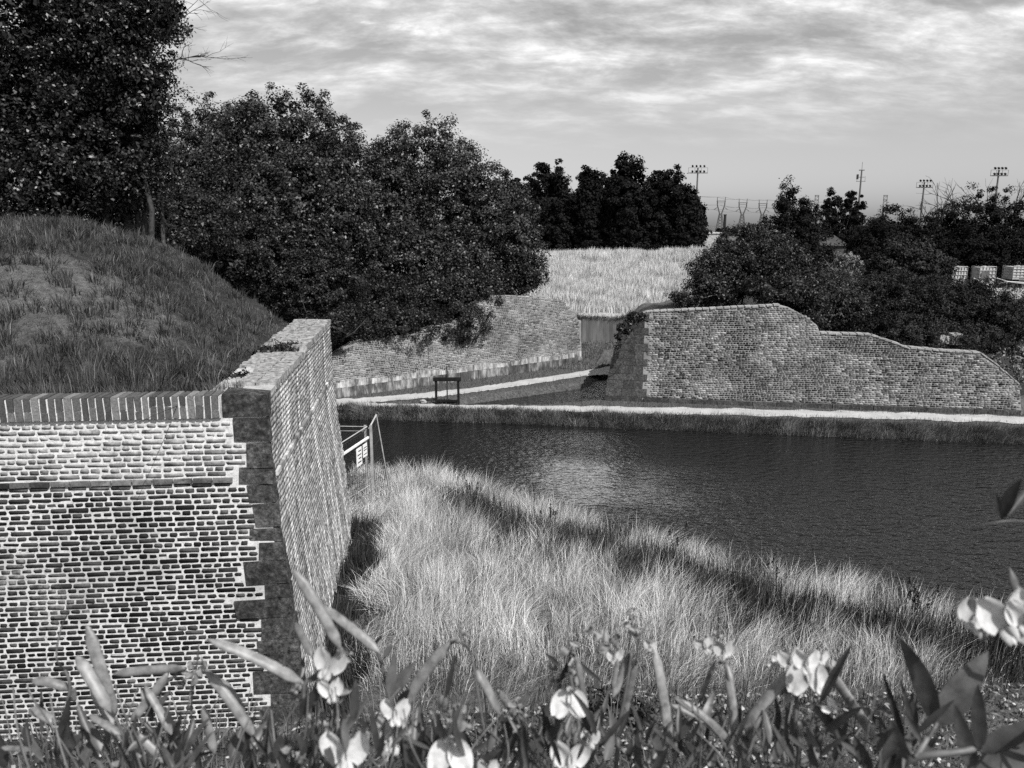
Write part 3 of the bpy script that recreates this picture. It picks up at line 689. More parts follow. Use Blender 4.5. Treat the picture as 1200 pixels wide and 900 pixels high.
V = np.stack([C - u, C - v, C + u, C + v, C + up + u * .1], 1).reshape(-1, 3); b = (np.arange(n) * 5)[:, None]
Fc = np.concatenate([b + np.array([[0, 1, 4]]), b + np.array([[1, 2, 4]]), b + np.array([[2, 3, 4]]), b + np.array([[3, 0, 4]])], 1).reshape(-1, 3)
tag(link('stony_litter', npmesh('stony_litter', V, Fc, np.repeat(RNG.beta(.6, 1.9, n), 5)), M['litter']), 'stone chips and dry litter strewn over the mound in front', 'gravel', None, 'stuff')

# ------------------------------------------------------------------ trees and bushes
def crown_mesh(name, blobs, n, leaf, clump=.5, nclump=None, up=.35, lump=.18, seed=0, inner=.22, spiky=0.0, power=2.0):
    if n > 5000: n = int(n * 1.9); leaf = leaf * .80
    """leaf-sized faces gathered in clumps through the volume of several ellipsoids"""
    rg = np.random.default_rng(seed); vol = np.array([b[1][0] * b[1][1] * b[1][2] for b in blobs]) ** .75; pr = vol / vol.sum()
    nc = nclump or max(30, n // 70)
    bi = rg.choice(len(blobs), nc, p=pr); C = np.array([b[0] for b in blobs])[bi]; R = np.array([b[1] for b in blobs])[bi]
    d = rg.normal(size=(nc, 3)); d /= np.linalg.norm(d, axis=1)[:, None]
    inn = rg.random(nc) < inner; r = np.where(inn, rg.uniform(.3, .75, nc), rg.uniform(.80, 1.02, nc))
    r = r * (1 + lump * fnoise(d[:, 0] * 3 + bi, d[:, 1] * 3 + d[:, 2] * 4, 1, 2, seed % 20))
    cc = C + d * R * r[:, None]
    if spiky: cc[:, 2] += spiky * np.clip(d[:, 2], 0, 1) * rg.random(nc) ** 3
    k = rg.integers(0, nc, n); cs = clump * rg.uniform(.45, 1.1, nc)
    o = rg.normal(size=(n, 3)); o /= np.linalg.norm(o, axis=1)[:, None]; rr = rg.random(n) ** .42 * (1 + .25 * rg.normal(size=n) * (rg.random(n) < .3))
    P = cc[k] + o * (rr * cs[k] * .85)[:, None] * np.array([1, 1, .8])
    nrm = o * .5 + d[k] * .4 + rg.normal(size=(n, 3)) * .5 + np.array([0, 0, up]); nrm /= np.linalg.norm(nrm, axis=1)[:, None]
    t = np.cross(nrm, rg.normal(size=(n, 3))); t /= np.linalg.norm(t, axis=1)[:, None] + 1e-9; b = np.cross(nrm, t)
    sz = leaf * rg.uniform(.6, 1.3, n) * np.where(inn[k] & (n > 5000), 1.7, 1)
    u = t * (sz * .5)[:, None]; v = b * (sz * .27)[:, None]; fold = nrm * (sz * .1)[:, None]
    V = np.stack([P - u, P + v + fold, P + u, P - v + fold], 1).reshape(-1, 3)
    Fc = (np.arange(n) * 4)[:, None] + np.array([[0, 1, 2, 3]])
    ct = rg.beta(1.2, 2.2, nc); T = np.clip(ct[k] ** 1.2 * .8 + rg.beta(1.1, 2.4, n) * .5, 0, 1)
    return npmesh(name, V, Fc, np.repeat(T, 4))
def pxblob(px, py, rx, ry, Y, dep=.85):
    c = atY(px, py, Y); s = np.linalg.norm(c - CAM) / F * .985
    return (c, np.array([rx * s, rx * s * dep, ry * s]))
def limbs(m, base, blobs, r0, rg, nl=9):
    for k in range(nl):
        b = blobs[rg.integers(0, len(blobs))]; d = rg.normal(size=3); d /= np.linalg.norm(d)
        e = b[0] + d * b[1] * rg.uniform(.5, .95); st = base + (np.array([b[0][0], b[0][1], e[2]]) - base) * rg.uniform(.1, .35)
        st = np.array([base[0] + (st[0] - base[0]) * .3, base[1] + (st[1] - base[1]) * .3, base[2] + max(.3, (e[2] - base[2]) * rg.uniform(.15, .5))])
        mid = (st + e) / 2 + rg.normal(size=3) * .15 * np.linalg.norm(e - st) * .5
        m.tube([st, mid, e], [r0 * .5, r0 * .3, r0 * .08], 5)
def tree(name, cat, label, blobs, n, leaf, mat, clump=.5, seed=0, group=None, trunk_r=.16, base=None, bark='bark', trunk_name='trunk', stems=1, bz_=None, **kw):
    rg = np.random.default_rng(seed + 100)
    cx = np.average([b[0][0] for b in blobs]); cyy = np.average([b[0][1] for b in blobs])
    if base is not None: cx, cyy = base
    z = hz(cx, cyy) if bz_ is None else bz_; root = empty(name, (cx, cyy, z), label, cat, group)
    link('crown', crown_mesh('crown', blobs, n, leaf, clump, seed=seed, **kw), mat, root)
    m = MB(); B = np.array([cx, cyy, z - .1]); top = max(blobs, key=lambda b: b[0][2])[0]
    for s in range(stems):
        o = rg.normal(size=3) * (.25 if stems > 1 else 0); o[2] = 0
        m.tube([B + o, B + o + (top - B) * .35 + rg.normal(size=3) * .1, B + o * 2 + (top - B) * .7 + rg.normal(size=3) * .15, top + o * 3], [trunk_r, trunk_r * .8, trunk_r * .5, trunk_r * .15], 7)
    limbs(m, B, blobs, trunk_r, rg)
    m.build(trunk_name, M[bark], root, True)
    return root
def twig(m, p, d, length, r, depth, rg, spread=.5, n=4):
    pts = [p]; q = p.copy(); dd = d.copy()
    for k in range(3):
        dd = dd + rg.normal(size=3) * .16; dd /= np.linalg.norm(dd); q = q + dd * length / 3; pts.append(q.copy())
    m.tube(pts, [r, r * .8, r * .65, r * .45], n, cap=False)
    if depth > 0:
        for k in range(rg.integers(2, 4) + (depth > 1)):
            t = rg.uniform(.35, 1); i = min(2, int(t * 3)); st = pts[i] + (pts[i + 1] - pts[i]) * (t * 3 - i)
            nd = dd + rg.normal(size=3) * spread; nd /= np.linalg.norm(nd)
            twig(m, st, nd, length * rg.uniform(.45, .7), r * .55, depth - 1, rg, spread, n)
# big dark trees top left
tA = tree('tree', 'tree', 'huge dark tree filling the top left corner behind the grassy hill', [pxblob(*b) for b in ((20, 60, 120, 120, 22), (60, 160, 100, 90, 21.5), (-40, 160, 110, 120, 22.5), (70, -70, 120, 110, 23), (30, 215, 110, 60, 21))],
     80000, .125, M['leaf_dark'], .55, 11, 'broad trees behind the hill and the far wall', .3)
tB = tree('tree', 'tree', 'dark tree right of the corner tree, bare twigs sticking out at its upper right', [pxblob(*b) for b in ((138, 50, 52, 70, 21), (155, 140, 36, 60, 21), (130, 195, 56, 55, 21.5), (118, -20, 66, 60, 22), (100, 110, 60, 80, 22), (175, 95, 24, 40, 20.8), (195, 20, 20, 24, 20.8))],
     44000, .115, M['leaf_dark'], .45, 12, 'broad trees behind the hill and the far wall', .24)
rg = np.random.default_rng(4); m = MB()
for (px, py, qx, qy) in ((180, 70, 232, 20), (185, 90, 225, 62), (175, 50, 215, 0), (185, 75, 236, 45), (178, 60, 222, 8)):
    a = atY(px, py, 20.6); b = atY(qx, qy, 20.4); d = b - a; L_ = np.linalg.norm(d); twig(m, a, d / L_, L_ * .85, .02, 3, rg, .42)
m.build('bare_branch', M['bark'], tB)
# grove beyond
G = 'broad trees behind the hill and the far wall'
tree('tree', 'tree', 'round-topped tree at the left of the grove, lower and partly behind the dark corner tree', [pxblob(*b) for b in ((215, 180, 52, 60, 42), (262, 185, 48, 60, 42), (200, 240, 80, 60, 40), (255, 240, 50, 70, 40))], 34000, .17, M['leaf_grove'], .6, 21, G, .2, spiky=.25, lump=.10)
tree('tree', 'tree', 'tallest rounded tree in the middle of the grove', [pxblob(*b) for b in ((345, 172, 68, 60, 37), (300, 205, 62, 78, 36.5), (398, 222, 46, 74, 36.5), (350, 250, 90, 70, 35), (330, 300, 80, 60, 35))], 62000, .17, M['leaf_grove'], .6, 22, G, .26, spiky=.25, lump=.10)
tree('tree', 'tree', 'domed tree at the right end of the grove above the broken wall end', [pxblob(*b) for b in ((500, 196, 58, 56, 40), (462, 232, 46, 66, 39), (450, 270, 55, 75, 38), (545, 245, 62, 70, 39), (588, 272, 44, 60, 38.5), (612, 302, 28, 36, 38.5), (500, 320, 90, 55, 37))], 62000, .17, M['leaf_grove'], .6, 23, G, .24, spiky=.25, lump=.10)
# shrubs
GB = 'bushes among the walls'
for i, (label, bl, n, lf) in enumerate([
    ('leafy bush at the foot of the dark trees where the hill crest begins to drop', [(225, 262, 45, 38, 27), (190, 285, 40, 20, 25)], 9000, .12),
    ('broad bush behind the hill slope under the tallest grove tree', [(300, 310, 60, 52, 31.5), (265, 300, 40, 35, 30)], 15000, .13),
    ('bush just behind the far end of the near wall top', [(372, 340, 52, 50, 31), (395, 372, 30, 24, 30)], 13000, .13),
    ('dark bush spilling over the left part of the path-side wall', [(448, 358, 58, 38, 33.6), (470, 380, 48, 24, 32.4), (425, 384, 34, 24, 31.8)], 20000, .12),
    ('dark bush hanging over the middle of the path-side wall', [(530, 350, 52, 40, 35.4), (532, 378, 40, 24, 33.9), (566, 345, 28, 28, 35.3)], 20000, .12),
    ('spreading bush on top of the path-side wall near its broken right end', [(590, 318, 46, 30, 38.4), (620, 322, 26, 16, 38.9)], 9000, .13)]):
    tree('shrub', 'bush', label, [pxblob(*b) for b in bl], n, lf, M['leaf_bush'], .42, 40 + i, GB, .05, None, 'bark', 'stem', 3)
# poplars on the ridge
GP = 'row of dark poplars on the ridge'
pop = [('leftmost poplar of the ridge row, half hidden by the grove', 603, 203, 22, 69), ('broad poplar second from left in the ridge row', 643, 190, 27, 72), ('slim low poplar beside the gap in the middle of the ridge row', 691, 197, 14, 71),
       ('low poplar filling the back of the ridge row left of centre', 668, 222, 24, 76), ('poplar with the highest pointed tip in the ridge row', 736, 184, 22, 70), ('narrow poplar just left of the pointed one on the ridge', 713, 205, 18, 74),
       ('broad round-topped poplar right of the pointed one on the ridge', 778, 193, 28, 71), ('rightmost poplar of the ridge row beside the floodlight mast', 806, 222, 17, 69)]
for i, (label, px, top, hw, Y) in enumerate(pop):
    b = 302; hh_ = (b - top) / 2
    bl = [(px, b - hh_ * .5, hw * 1.2, hh_ * .62, Y), (px, b - hh_ * .75, hw * 1.15, hh_ * .8, Y), (px, b - hh_ * 1.25, hw * .95, hh_ * .62, Y), (px - hw * .3, top + hh_ * .5, hw * .5, hh_ * .45, Y), (px + hw * .35, top + hh_ * .62, hw * .5, hh_ * .42, Y)]
    if 'pointed' in label and 'highest' in label: bl.append((px + 1, top + 14, 5, 15, Y))
    tree('poplar_tree', 'tree', label, [pxblob(*q) for q in bl], 16000, .32, M['leaf_far'], .6, 60 + i, GP, .16, spiky=.5, lump=.3)
# right side: shrubs on the bastion, hedge, trees behind
GR = 'shrubs on top of the bastion'
for i, (label, bl, n, lf) in enumerate([
    ('big loose shrub at the left of the bastion top beside the dry ridge', [(850, 322, 38, 38, 33), (830, 338, 25, 22, 31.5), (870, 290, 28, 25, 34)], 17000, .12),
    ('tall shrub with light leaf tips above the highest part of the bastion', [(905, 312, 42, 34, 33), (895, 285, 32, 20, 35), (920, 340, 45, 18, 31)], 17000, .12),
    ('shrub sloping down behind the step in the bastion top', [(960, 340, 36, 30, 32), (945, 355, 30, 20, 30.5), (990, 365, 30, 24, 31), (962, 378, 14, 14, 29.6)], 14000, .11)]):
    tree('shrub', 'bush', label, [pxblob(*b) for b in bl], n, lf, M['leaf_bush'], .42, 80 + i, GR, .05, None, 'bark', 'stem', 3)
tree('hedge', 'hedge', 'long dark clipped hedge behind the low right half of the bastion', [pxblob(*b) for b in ((1005, 362, 45, 44, 33), (1045, 362, 45, 42, 32.5), (1080, 366, 42, 40, 32), (1115, 368, 40, 40, 31.5), (1148, 370, 36, 40, 31), (1172, 374, 26, 38, 30.6), (1190, 385, 16, 30, 30.2), (1060, 390, 50, 22, 30.5), (1110, 395, 60, 16, 29.8))], 75000, .095, M['leaf_hedge'], .3, 90, None, .05, None, 'bark', 'stem', 4, lump=.08)
tree('tree', 'tree', 'pointed bushy dark tree right of the pylons', [pxblob(*q) for q in ((930, 275, 32, 32, 56), (925, 250, 18, 24, 56), (945, 262, 16, 20, 56), (935, 300, 40, 25, 55), (921, 233, 5, 14, 56))], 16000, .2, M['leaf_far'], .55, 101, 'trees behind the bastion', .15, spiky=.9, lump=.35)
for i, (px, lab) in enumerate(((974, 'left one of two dark cypress-shaped trees under the slim mast'), (999, 'right one of two dark cypress-shaped trees under the slim mast'))):
    tree('cypress_tree', 'tree', lab, [pxblob(*q) for q in ((px, 270, 13, 40, 92), (px - 3, 245, 7, 20, 92), (px + 6, 252, 7, 18, 92), (px, 295, 15, 25, 92))], 11000, .3, M['leaf_far'], .45, 110 + i, 'trees behind the bastion', .2, lump=.12)
for i, (label, bl) in enumerate([
    ('low rounded dark tree beneath the short second lattice mast', [(1045, 280, 32, 30, 62), (1025, 300, 34, 30, 61)]),
    ('dark tree with bare twigs right of the middle floodlight mast', [(1100, 290, 38, 38, 61), (1085, 305, 35, 35, 60)]),
    ('dark tree at the foot of the right floodlight mast', [(1148, 278, 36, 40, 60), (1140, 305, 38, 32, 59)]),
    ('dark tree at the right edge of the view behind the tanks', [(1196, 278, 36, 40, 60), (1190, 300, 45, 25, 62), (1235, 280, 40, 45, 60)]),
    ('lower leafy tree in front of the dark row above the hedge', [(1065, 312, 32, 26, 46), (1045, 322, 25, 16, 46), (1090, 318, 22, 18, 46)])]):
    r_ = tree('tree', 'tree', label, [pxblob(*q) for q in bl], 17000, .2, M['leaf_far' if i < 4 else 'leaf_hedge'], .6, 120 + i, 'trees behind the bastion', .15, lump=.3, spiky=.7)
    if i in (1, 2, 3):
        m = MB(); rg = np.random.default_rng(i)
        for k in range(9):
            px = bl[0][0] + rg.uniform(-34, 34); a = atY(px, 262, 60); d = np.array([rg.uniform(-.7, .7), 0, 1]); d /= np.linalg.norm(d)
            twig(m, a, d, rg.uniform(1.3, 2.6), .045, 2, rg, .45)
        m.build('bare_branch', M['bark'], r_)
tree('shrub', 'bush', 'pale sunlit shrub in a gap behind the bastion shrubs, left of the tanks', [pxblob(992, 304, 12, 12, 50), pxblob(1000, 316, 14, 9, 49)], 2500, .14, M['leaf_pale'], .35, 140, None, .03, None, 'pale_bark', 'stem', 2)
tree('shrub', 'bush', 'sparse pale grassy shrub at the far right behind the bastion end', [pxblob(1190, 425, 22, 24, 29.5), pxblob(1205, 410, 20, 22, 30)], 2200, .12, M['leaf_pale'], .4, 141, None, .03, None, 'pale_bark', 'stem', 4, inner=.6)
tree('shrub', 'bush', 'small leafy plant growing on the far end of the near wall', [pxblob(391, 385, 6, 10, 15.3)], 700, .06, M['leaf_bush'], .12, 142, None, .012, None, 'bark', 'stem', 3, CZ - .25)
tree('ivy', 'ivy', 'dark ivy clump clinging to the top left edge of the bastion', [pxblob(733, 383, 9, 8, 28.2), pxblob(744, 372, 10, 6, 28.3), pxblob(724, 400, 4, 12, 28.15)], 2600, .09, M['leaf_dark'], .2, 143, None, .02, None, 'bark', 'stem', 2, 2.6)
tree('shrub', 'bush', 'loose twiggy bush with dry grass at the left end of the bastion top', [pxblob(805, 350, 14, 10, 31), pxblob(790, 345, 8, 5, 31)], 1500, .1, M['leaf_bush'], .3, 144, GR, .025, None, 'pale_bark', 'stem', 3, inner=.5)
# low growth on the near wall top
for i, (label, bl) in enumerate([('clump of weeds growing across the middle of the near wall top', [(333, 409, 16, 6, 11.7), (310, 414, 14, 6, 11.5)]), ('tuft of weeds at the inner corner of the near wall top', [(268, 446, 22, 8, 9.6), (245, 447, 18, 7, 9.6)])]):
    tree('weed_clump', 'weeds', label, [pxblob(*b) for b in bl], 1800, .055, M['leaf_bush'], .14, 150 + i, None, .008, None, 'bark', 'stem', 3, CZ - .02, inner=.5)
for i, (px, py, z_, lab) in enumerate(((645, 612, .25, 'tall dark dock with a seed head standing out above the weeds at mid bank'), (552, 590, .2, 'dark dock stems near the fence end of the weed band'), (905, 668, .15, 'thin dark dock near the water at the right end of the pale grass'), (790, 640, .15, 'thin dark dock by the water in the middle of the bank'), (1075, 712, .2, 'bushy dark dock clump at the lower right by the water'))):
    p = atz(px, py + 22, z_); zz = hz(p[0], p[1]); root = empty('dock_plant', (p[0], p[1], zz), lab, 'plant', 'dark docks in the grass'); rg = np.random.default_rng(500 + i); m = MB(); tips = []
    for k in range(5 if i != 4 else 14):
        b_ = np.array([p[0] + rg.normal() * .05, p[1] + rg.normal() * .05, zz]); e = b_ + np.array([rg.normal() * .14, rg.normal() * .1, rg.uniform(.5, 1.0)]); m.tube([b_, (b_ + e) / 2 + rg.normal(size=3) * .02, e], [.008, .006, .003], 5); tips.append(e)
    m.build('stem', M['bark'], root)
    for j_, t_ in enumerate(tips): link('seed_head', crown_mesh('seed_head', [(t_ - np.array([0, 0, .09]), np.array([.022, .022, .12]))], 150, .028, .022, 14, seed=500 + i * 20 + j_), M['weed'], root)
# dead pale shrubs at the foot of the grove
GD = 'bare dead shrubs under the trees'
for i, (label, px, py, hgt, Y) in enumerate([('pale leafless shrub fanning out above the hill crest', 195, 292, 88, 21), ('thin leafless stems beside the dark bush above the crest', 90, 262, 38, 19.5), ('thin pale dead stems under the middle of the grove', 330, 318, 62, 27)]):
    p = atY(px, py, Y); zz = hz(p[0], p[1]); root = empty('dead_shrub', (p[0], p[1], zz), label, 'dead shrub', GD); m = MB(); rg = np.random.default_rng(170 + i); L_ = hgt * Y / F
    for k in range(7):
        d = np.array([rg.uniform(-.6, .6), rg.uniform(-.2, .2), 1]); d /= np.linalg.norm(d); twig(m, np.array([p[0] + rg.normal() * .12, p[1], min(zz, p[2])]), d, L_ * rg.uniform(.5, .75), .012, 2, rg, .4)
    m.build('branches', M['pale_bark'], root)

# ------------------------------------------------------------------ sluice, fence, odds and ends
c = atz(524, 474, BK); sw = .88; root = empty('sluice_gate', (c[0], c[1], BK), 'dark sluice gate frame with a threaded spindle between the two paths', 'sluice gate')
Y0 = c[1] + .12
for sx in (-.43, .43):
    m = MB(); m.box((c[0] + sx, Y0, BK + .30), .09, .1, 1.25, 0, .004); m.build('post', M['wood'], root)
m = MB(); m.box((c[0], Y0, BK + .965), 1.06, .16, .13, 0, .005); m.build('beam', M['wood'], root)
m = MB(); m.tube([(c[0], Y0, BK - .3), (c[0], Y0, BK + 1.48)], .025, 8); m.tube([(c[0], Y0, BK + 1.03), (c[0], Y0, BK + 1.14)], .06, 8); m.build('spindle', M['dark_metal'], root)
m = MB(); m.box((c[0], Y0 + .0, BK - .05), .76, .05, .35, 0, .003); m.box((c[0], Y0 - .04, BK + .13), .78, .05, .07); m.build('gate_board', M['wood'], root)
def rock(name, label, cat, px, py, z, sz, mat, group=None, seed=0, squash=.6):
    rg = np.random.default_rng(seed); p = atz(px, py, z); import bmesh
    bm = bmesh.new(); bmesh.ops.create_icosphere(bm, subdivisions=2, radius=1)
    for v in bm.verts:
        v.co *= 1 + rg.normal(0, .13); v.co.x *= sz; v.co.y *= sz * .8; v.co.z *= sz * squash
    me = bpy.data.meshes.new(name); bm.to_mesh(me); bm.free(); a = me.attributes.new('tone', 'FLOAT', 'POINT'); a.data.foreach_set('value', np.full(len(me.vertices), .9, np.float32))
    o = link(name, me, M[mat]); o.location = (p[0], p[1], hz(p[0], p[1]) + sz * squash * .4); return tag(o, label, cat, group)
rock('stone', 'lone white stone on the path edge left of the sluice gate', 'stone', 496, 472, BK, .13, 'rock', None, 1, .75)
for i, (px, py, s_, l) in enumerate(((888, 471.5, .13, 'larger white lump left in the litter at the foot of the bastion'), (896, 471.5, .08, 'small white lump in the middle of the litter at the bastion foot'), (907, 473, .16, 'flat white lump right in the litter at the bastion foot'), (960, 474, .1, 'pale stone at the bastion foot right of the white litter'))):
    rock('stone', l, 'stone', px, py, BK, s_, 'rock', 'white lumps at the foot of the bastion', 5 + i, .5)
for i, (px, py, s_, l) in enumerate(((1117, 409, .24, 'left broken block behind the low bastion top'), (1124, 410, .2, 'middle broken block behind the low bastion top'))):
    p = on_line(B0, bd, px, py); q_ = B0 + bd * p[0] - bn * 1.3
    root = tag(MB().box((q_[0], q_[1], 2.75), s_ * 1.1, .3, s_ * 1.5, .2, .03, .9).build('stone_block', M['rock']), 'pale ' + l, 'stone block', 'pale blocks behind the bastion top')
p = on_line(B0, bd, 1135, 408); q_ = B0 + bd * p[0] - bn * 1.3
tag(MB().box((q_[0], q_[1], 2.78), .40, .35, .42, .05, .012, .8).build('stone_block', M['rock']), 'squared pale block standing right of the broken ones behind the bastion top', 'stone block', 'pale blocks behind the bastion top')
# fence with notices at the end of the near wall
fb0 = atY(430, 500, 18.2); ft = fb0[2]; fa = atY(403, 517, 18.2); r = ray(403, 517); fa = CAM + r * ((ft - 7) / r[2])
fx = atY(441, 486, 18.7); gz = hz(fb0[0], fb0[1])
FEN = empty('metal_fence', (fb0[0], fb0[1], gz), 'metal fence with leaning end post and two white notices beyond the near wall', 'fence')
ext = fb0 + (fa - fb0) * 1.35
m = MB(); m.tube([ext, fb0], .013, 6); m.tube([(ext[0], ext[1], gz + .45), (fb0[0], fb0[1], gz + .3)], .015, 6); m.build('rail', M['pale_metal'], FEN)
for dx in (-.05, .09):
    m = MB(); m.box((fb0[0] + dx, fb0[1] + .02, (gz + ft) / 2), .06, .06, ft - gz + .06); m.build('post', M['grey_metal'], FEN)
m = MB(); b_ = np.array([fx[0] + .30, fx[1], hz(fx[0] + .3, fx[1])]); m.tube([b_ - np.array([0, 0, .1]), fx], [.018, .015], 7); m.build('leaning_post', M['grey_metal'], FEN)
m = MB(); m.tube([fb0 + np.array([.05, 0, -.04]), (fb0 * .6 + fx * .4) - np.array([0, 0, .08]), (fb0 * .25 + fx * .75) - np.array([0, 0, .03]), fx], .02, 6); m.build('curved_rail', M['pale_metal'], FEN)
m = MB(); f2 = fb0 + np.array([.1, 0, -.1])
for k in range(9):
    t = k / 8; a = f2 + (fx - f2) * t; a = a - np.array([0, 0, .12 * math.sin(t * 3.14)]); b2 = np.array([f2[0] + (b_[0] - f2[0]) * t, f2[1] + (b_[1] - f2[1]) * t, gz]); m.tube([a, b2], .006, 4)
for k in range(5):
    t = k / 5 + .08; a = f2 + (np.array([f2[0], f2[1], gz]) - f2) * t; b2 = fx + (b_ - fx) * t; m.tube([a, b2], .005, 4)
m.build('mesh_panel', M['dark_metal'], FEN)
m = MB(); wl = fb0 + np.array([-1.6, .1, 0])
m.tube([wl, fb0], .012, 5); m.tube([wl - np.array([0, 0, .13]), fb0 - np.array([0, 0, .11])], .008, 5); m.build('wire', M['grey_metal'], FEN)
u = ext - fb0; u[2] = 0; ul = np.linalg.norm(u); u /= ul; nn = np.array([u[1], -u[0], 0]); nn = nn if nn[0] > 0 else -nn
def panel(s0, s1, z0, z1, th, offn):
    vs = []
    for o in (0, th):
        for (s, z) in ((s0, z0), (s1, z0), (s1, z1), (s0, z1)):
            q = fb0 + u * s + nn * (offn + o); vs.append((q[0], q[1], z))
    return MB().add(vs, [(3, 2, 1, 0), (4, 5, 6, 7), (0, 1, 5, 4), (1, 2, 6, 5), (2, 3, 7, 6), (3, 0, 4, 7)])
m = MB()
for k in range(15):
    a = fb0 + u * (ul * k / 14) + nn * .03; m.tube([(a[0], a[1], gz + .1), (a[0], a[1], ft - .05)], .004, 4)
for k in range(7):
    z_ = gz + .15 + (ft - gz - .2) * k / 6; a = fb0 + nn * .034; b2 = fb0 + u * ul + nn * .034; m.tube([(a[0], a[1], z_), (b2[0], b2[1], z_)], .004, 4)
m.build('wire_panel', M['dark_metal'], FEN)
panel(.12, ul - .05, ft - .255, ft - .21, .045, .055).build('top_strip', M['white_paint'], FEN)
nt = panel(.2, .44, ft - .66, ft - .34, .012, .06).build('notice', M['white_paint'], FEN); 
for z_ in (.42, .48, .58): panel(.23, .41, ft - z_ - .018, ft - z_, .004, .073).build('print', M['print_black'], nt)
nt2 = panel(.52, .82, ft - .78, ft - .34, .012, .06).build('notice', M['white_paint'], FEN)
for k in range(4): panel(.57, .77 - .05 * (k % 2), ft - .70 + k * .09, ft - .675 + k * .09, .004, .073).build('print', M['print_black'], nt2)

# ------------------------------------------------------------------ yard with tanks
def ibc(px, py, Y, w, h, label, sc=1.0, dark=False):
    p = atY(px, py, Y); z = p[2]; root = empty('tank_container', (p[0], p[1], z), label, 'tank', 'caged white tanks beyond the hedge')
    m = MB(); m.box((p[0], p[1], z + .07), w, w * .9, .12); m.box((p[0], p[1], z + .02), w * .3, w * .9, .1); m.build('pallet', M['grey_metal'], root)
    m = MB(); m.box((p[0], p[1], z + .14 + (h - .2) / 2), w * .94, w * .84, h - .2, 0, .015); m.tube([(p[0], p[1], z + h - .08), (p[0], p[1], z + h + .03)], .11, 10); m.build('bottle', M['white_plastic'], root)
    m = MB(); yf = p[1] - w * .45
    for k in range(6):
        x = p[0] - w / 2 + w * k / 5; m.tube([(x, yf, z + .1), (x, yf, z + h)], .02, 4); m.tube([(x, p[1] + w * .45, z + .1), (x, p[1] + w * .45, z + h)], .012, 4)
    for k in range(5):
        zz = z + .14 + (h - .14) * k / 4
        m.tube([(p[0] - w / 2, yf, zz), (p[0] + w / 2, yf, zz)], .02, 4)
        for sx in (-.5, .5): m.tube([(p[0] + sx * w, yf, zz), (p[0] + sx * w, p[1] + w * .45, zz)], .012, 4)
    m.build('cage', M['grey_metal'], root)
    if dark:
        m = MB(); m.box((p[0] - w * .15, yf - .02, z + h * .5), w * .5, .015, h * .42); m.build('plate', M['mast_grey'], root)
ibc(1119, 334, 46, .85, 1.1, 'white caged tank at the left of the yard, its base lost in the hedge')
ibc(1151, 332, 46, .95, 1.0, 'white caged tank with a dark plate in the middle of the yard', dark=True)
ibc(1191, 327, 47, 1.15, .8, 'wide white caged tank at the right edge of the view')
p = atY(1182, 345, 40); z = p[2]
tag(MB().box((p[0] + 3.2, p[1], z + .05), 8.5, .5, .5, 0, .02).build('concrete_kerb', M['concrete']), 'grey concrete kerb wall along the yard under the right tanks', 'kerb')
root = empty('barrier', (p[0], p[1] + 2, z + .4), 'slack metal pipe barrier in front of the caged tanks', 'barrier'); m = MB()
q1 = [atY(1141, 326, 43), atY(1160, 335, 42.5), atY(1180, 330, 42), atY(1215, 332, 42)]; m.tube(q1, .035, 6)
m.tube([atY(1168, 326, 43), atY(1185, 331, 42.5), atY(1215, 334, 42)], .03, 6); m.build('pipe', M['pale_metal'], root)
for px, py in ((1162, 334), (1180, 330), (1199, 331)):
    a = atY(px, py, 42.3); m = MB(); m.tube([a, (a[0], a[1], hz(a[0], a[1]) - .05)], .03, 6); m.build('post', M['grey_metal'], root)
# house roof and sheds among the far trees
p = atY(974, 287, 75); root = empty('house', (p[0], p[1], 2.6), 'house with a grey pitched roof half hidden by the far trees', 'house')
w_ = 3.6; zt = p[2] + .9; zb = p[2] - .1
MB().box((p[0], p[1] + 2.4, (zb + 2.4) / 2), w_ - .4, 4.4, zb - 2.4).build('wall', M['roof'], root)
MB().add([(p[0] - w_ / 2, p[1], zb), (p[0] + w_ / 2, p[1], zb), (p[0] + w_ / 2, p[1] + 4.8, zb), (p[0] - w_ / 2, p[1] + 4.8, zb), (p[0] - w_ / 2 + .6, p[1] + 2.4, zt), (p[0] + w_ / 2 - .6, p[1] + 2.4, zt)], [(0, 1, 5, 4), (2, 3, 4, 5), (1, 2, 5), (3, 0, 4), (3, 2, 1, 0)]).build('roof', M['roof'], root)
p = atY(826, 277, 150); root = empty('shed', (p[0], p[1], 2.6), 'low pale industrial shed at the foot of the left floodlight mast', 'shed')
MB().box((p[0], p[1] + 4, 4.0), 6, 8, 2.8).build('wall', M['concrete'], root); MB().box((p[0], p[1] + 4, 5.5), 6.4, 8.4, .25).build('roof', M['pale_metal'], root)
p = atY(849, 266, 500); tag(MB().tube([(p[0], 500, 2), (p[0], 500, 2.6 + 10.5)], [1.0, .85], 12).tube([(p[0], 500, 13.0), (p[0], 500, 13.6)], [1.1, 1.1], 12).build('chimney', M['black_lens']), 'short dark chimney stack below the pylons', 'chimney')
# far belt of trees on the plain
bl = []
rg = np.random.default_rng(77)
for k in range(70):
    x = -200 + k * 14 + rg.uniform(-4, 4); bl.append((np.array([x, 330 + rg.uniform(-15, 15), 3.5]), np.array([11, 8, rg.uniform(1.6, 4.2)])))
tag(link('far_wood', crown_mesh('far_wood', bl, 42000, 1.3, 2.2, seed=77), M['leaf_far']), 'low dark belt of trees along the horizon', 'wood', None, 'stuff')
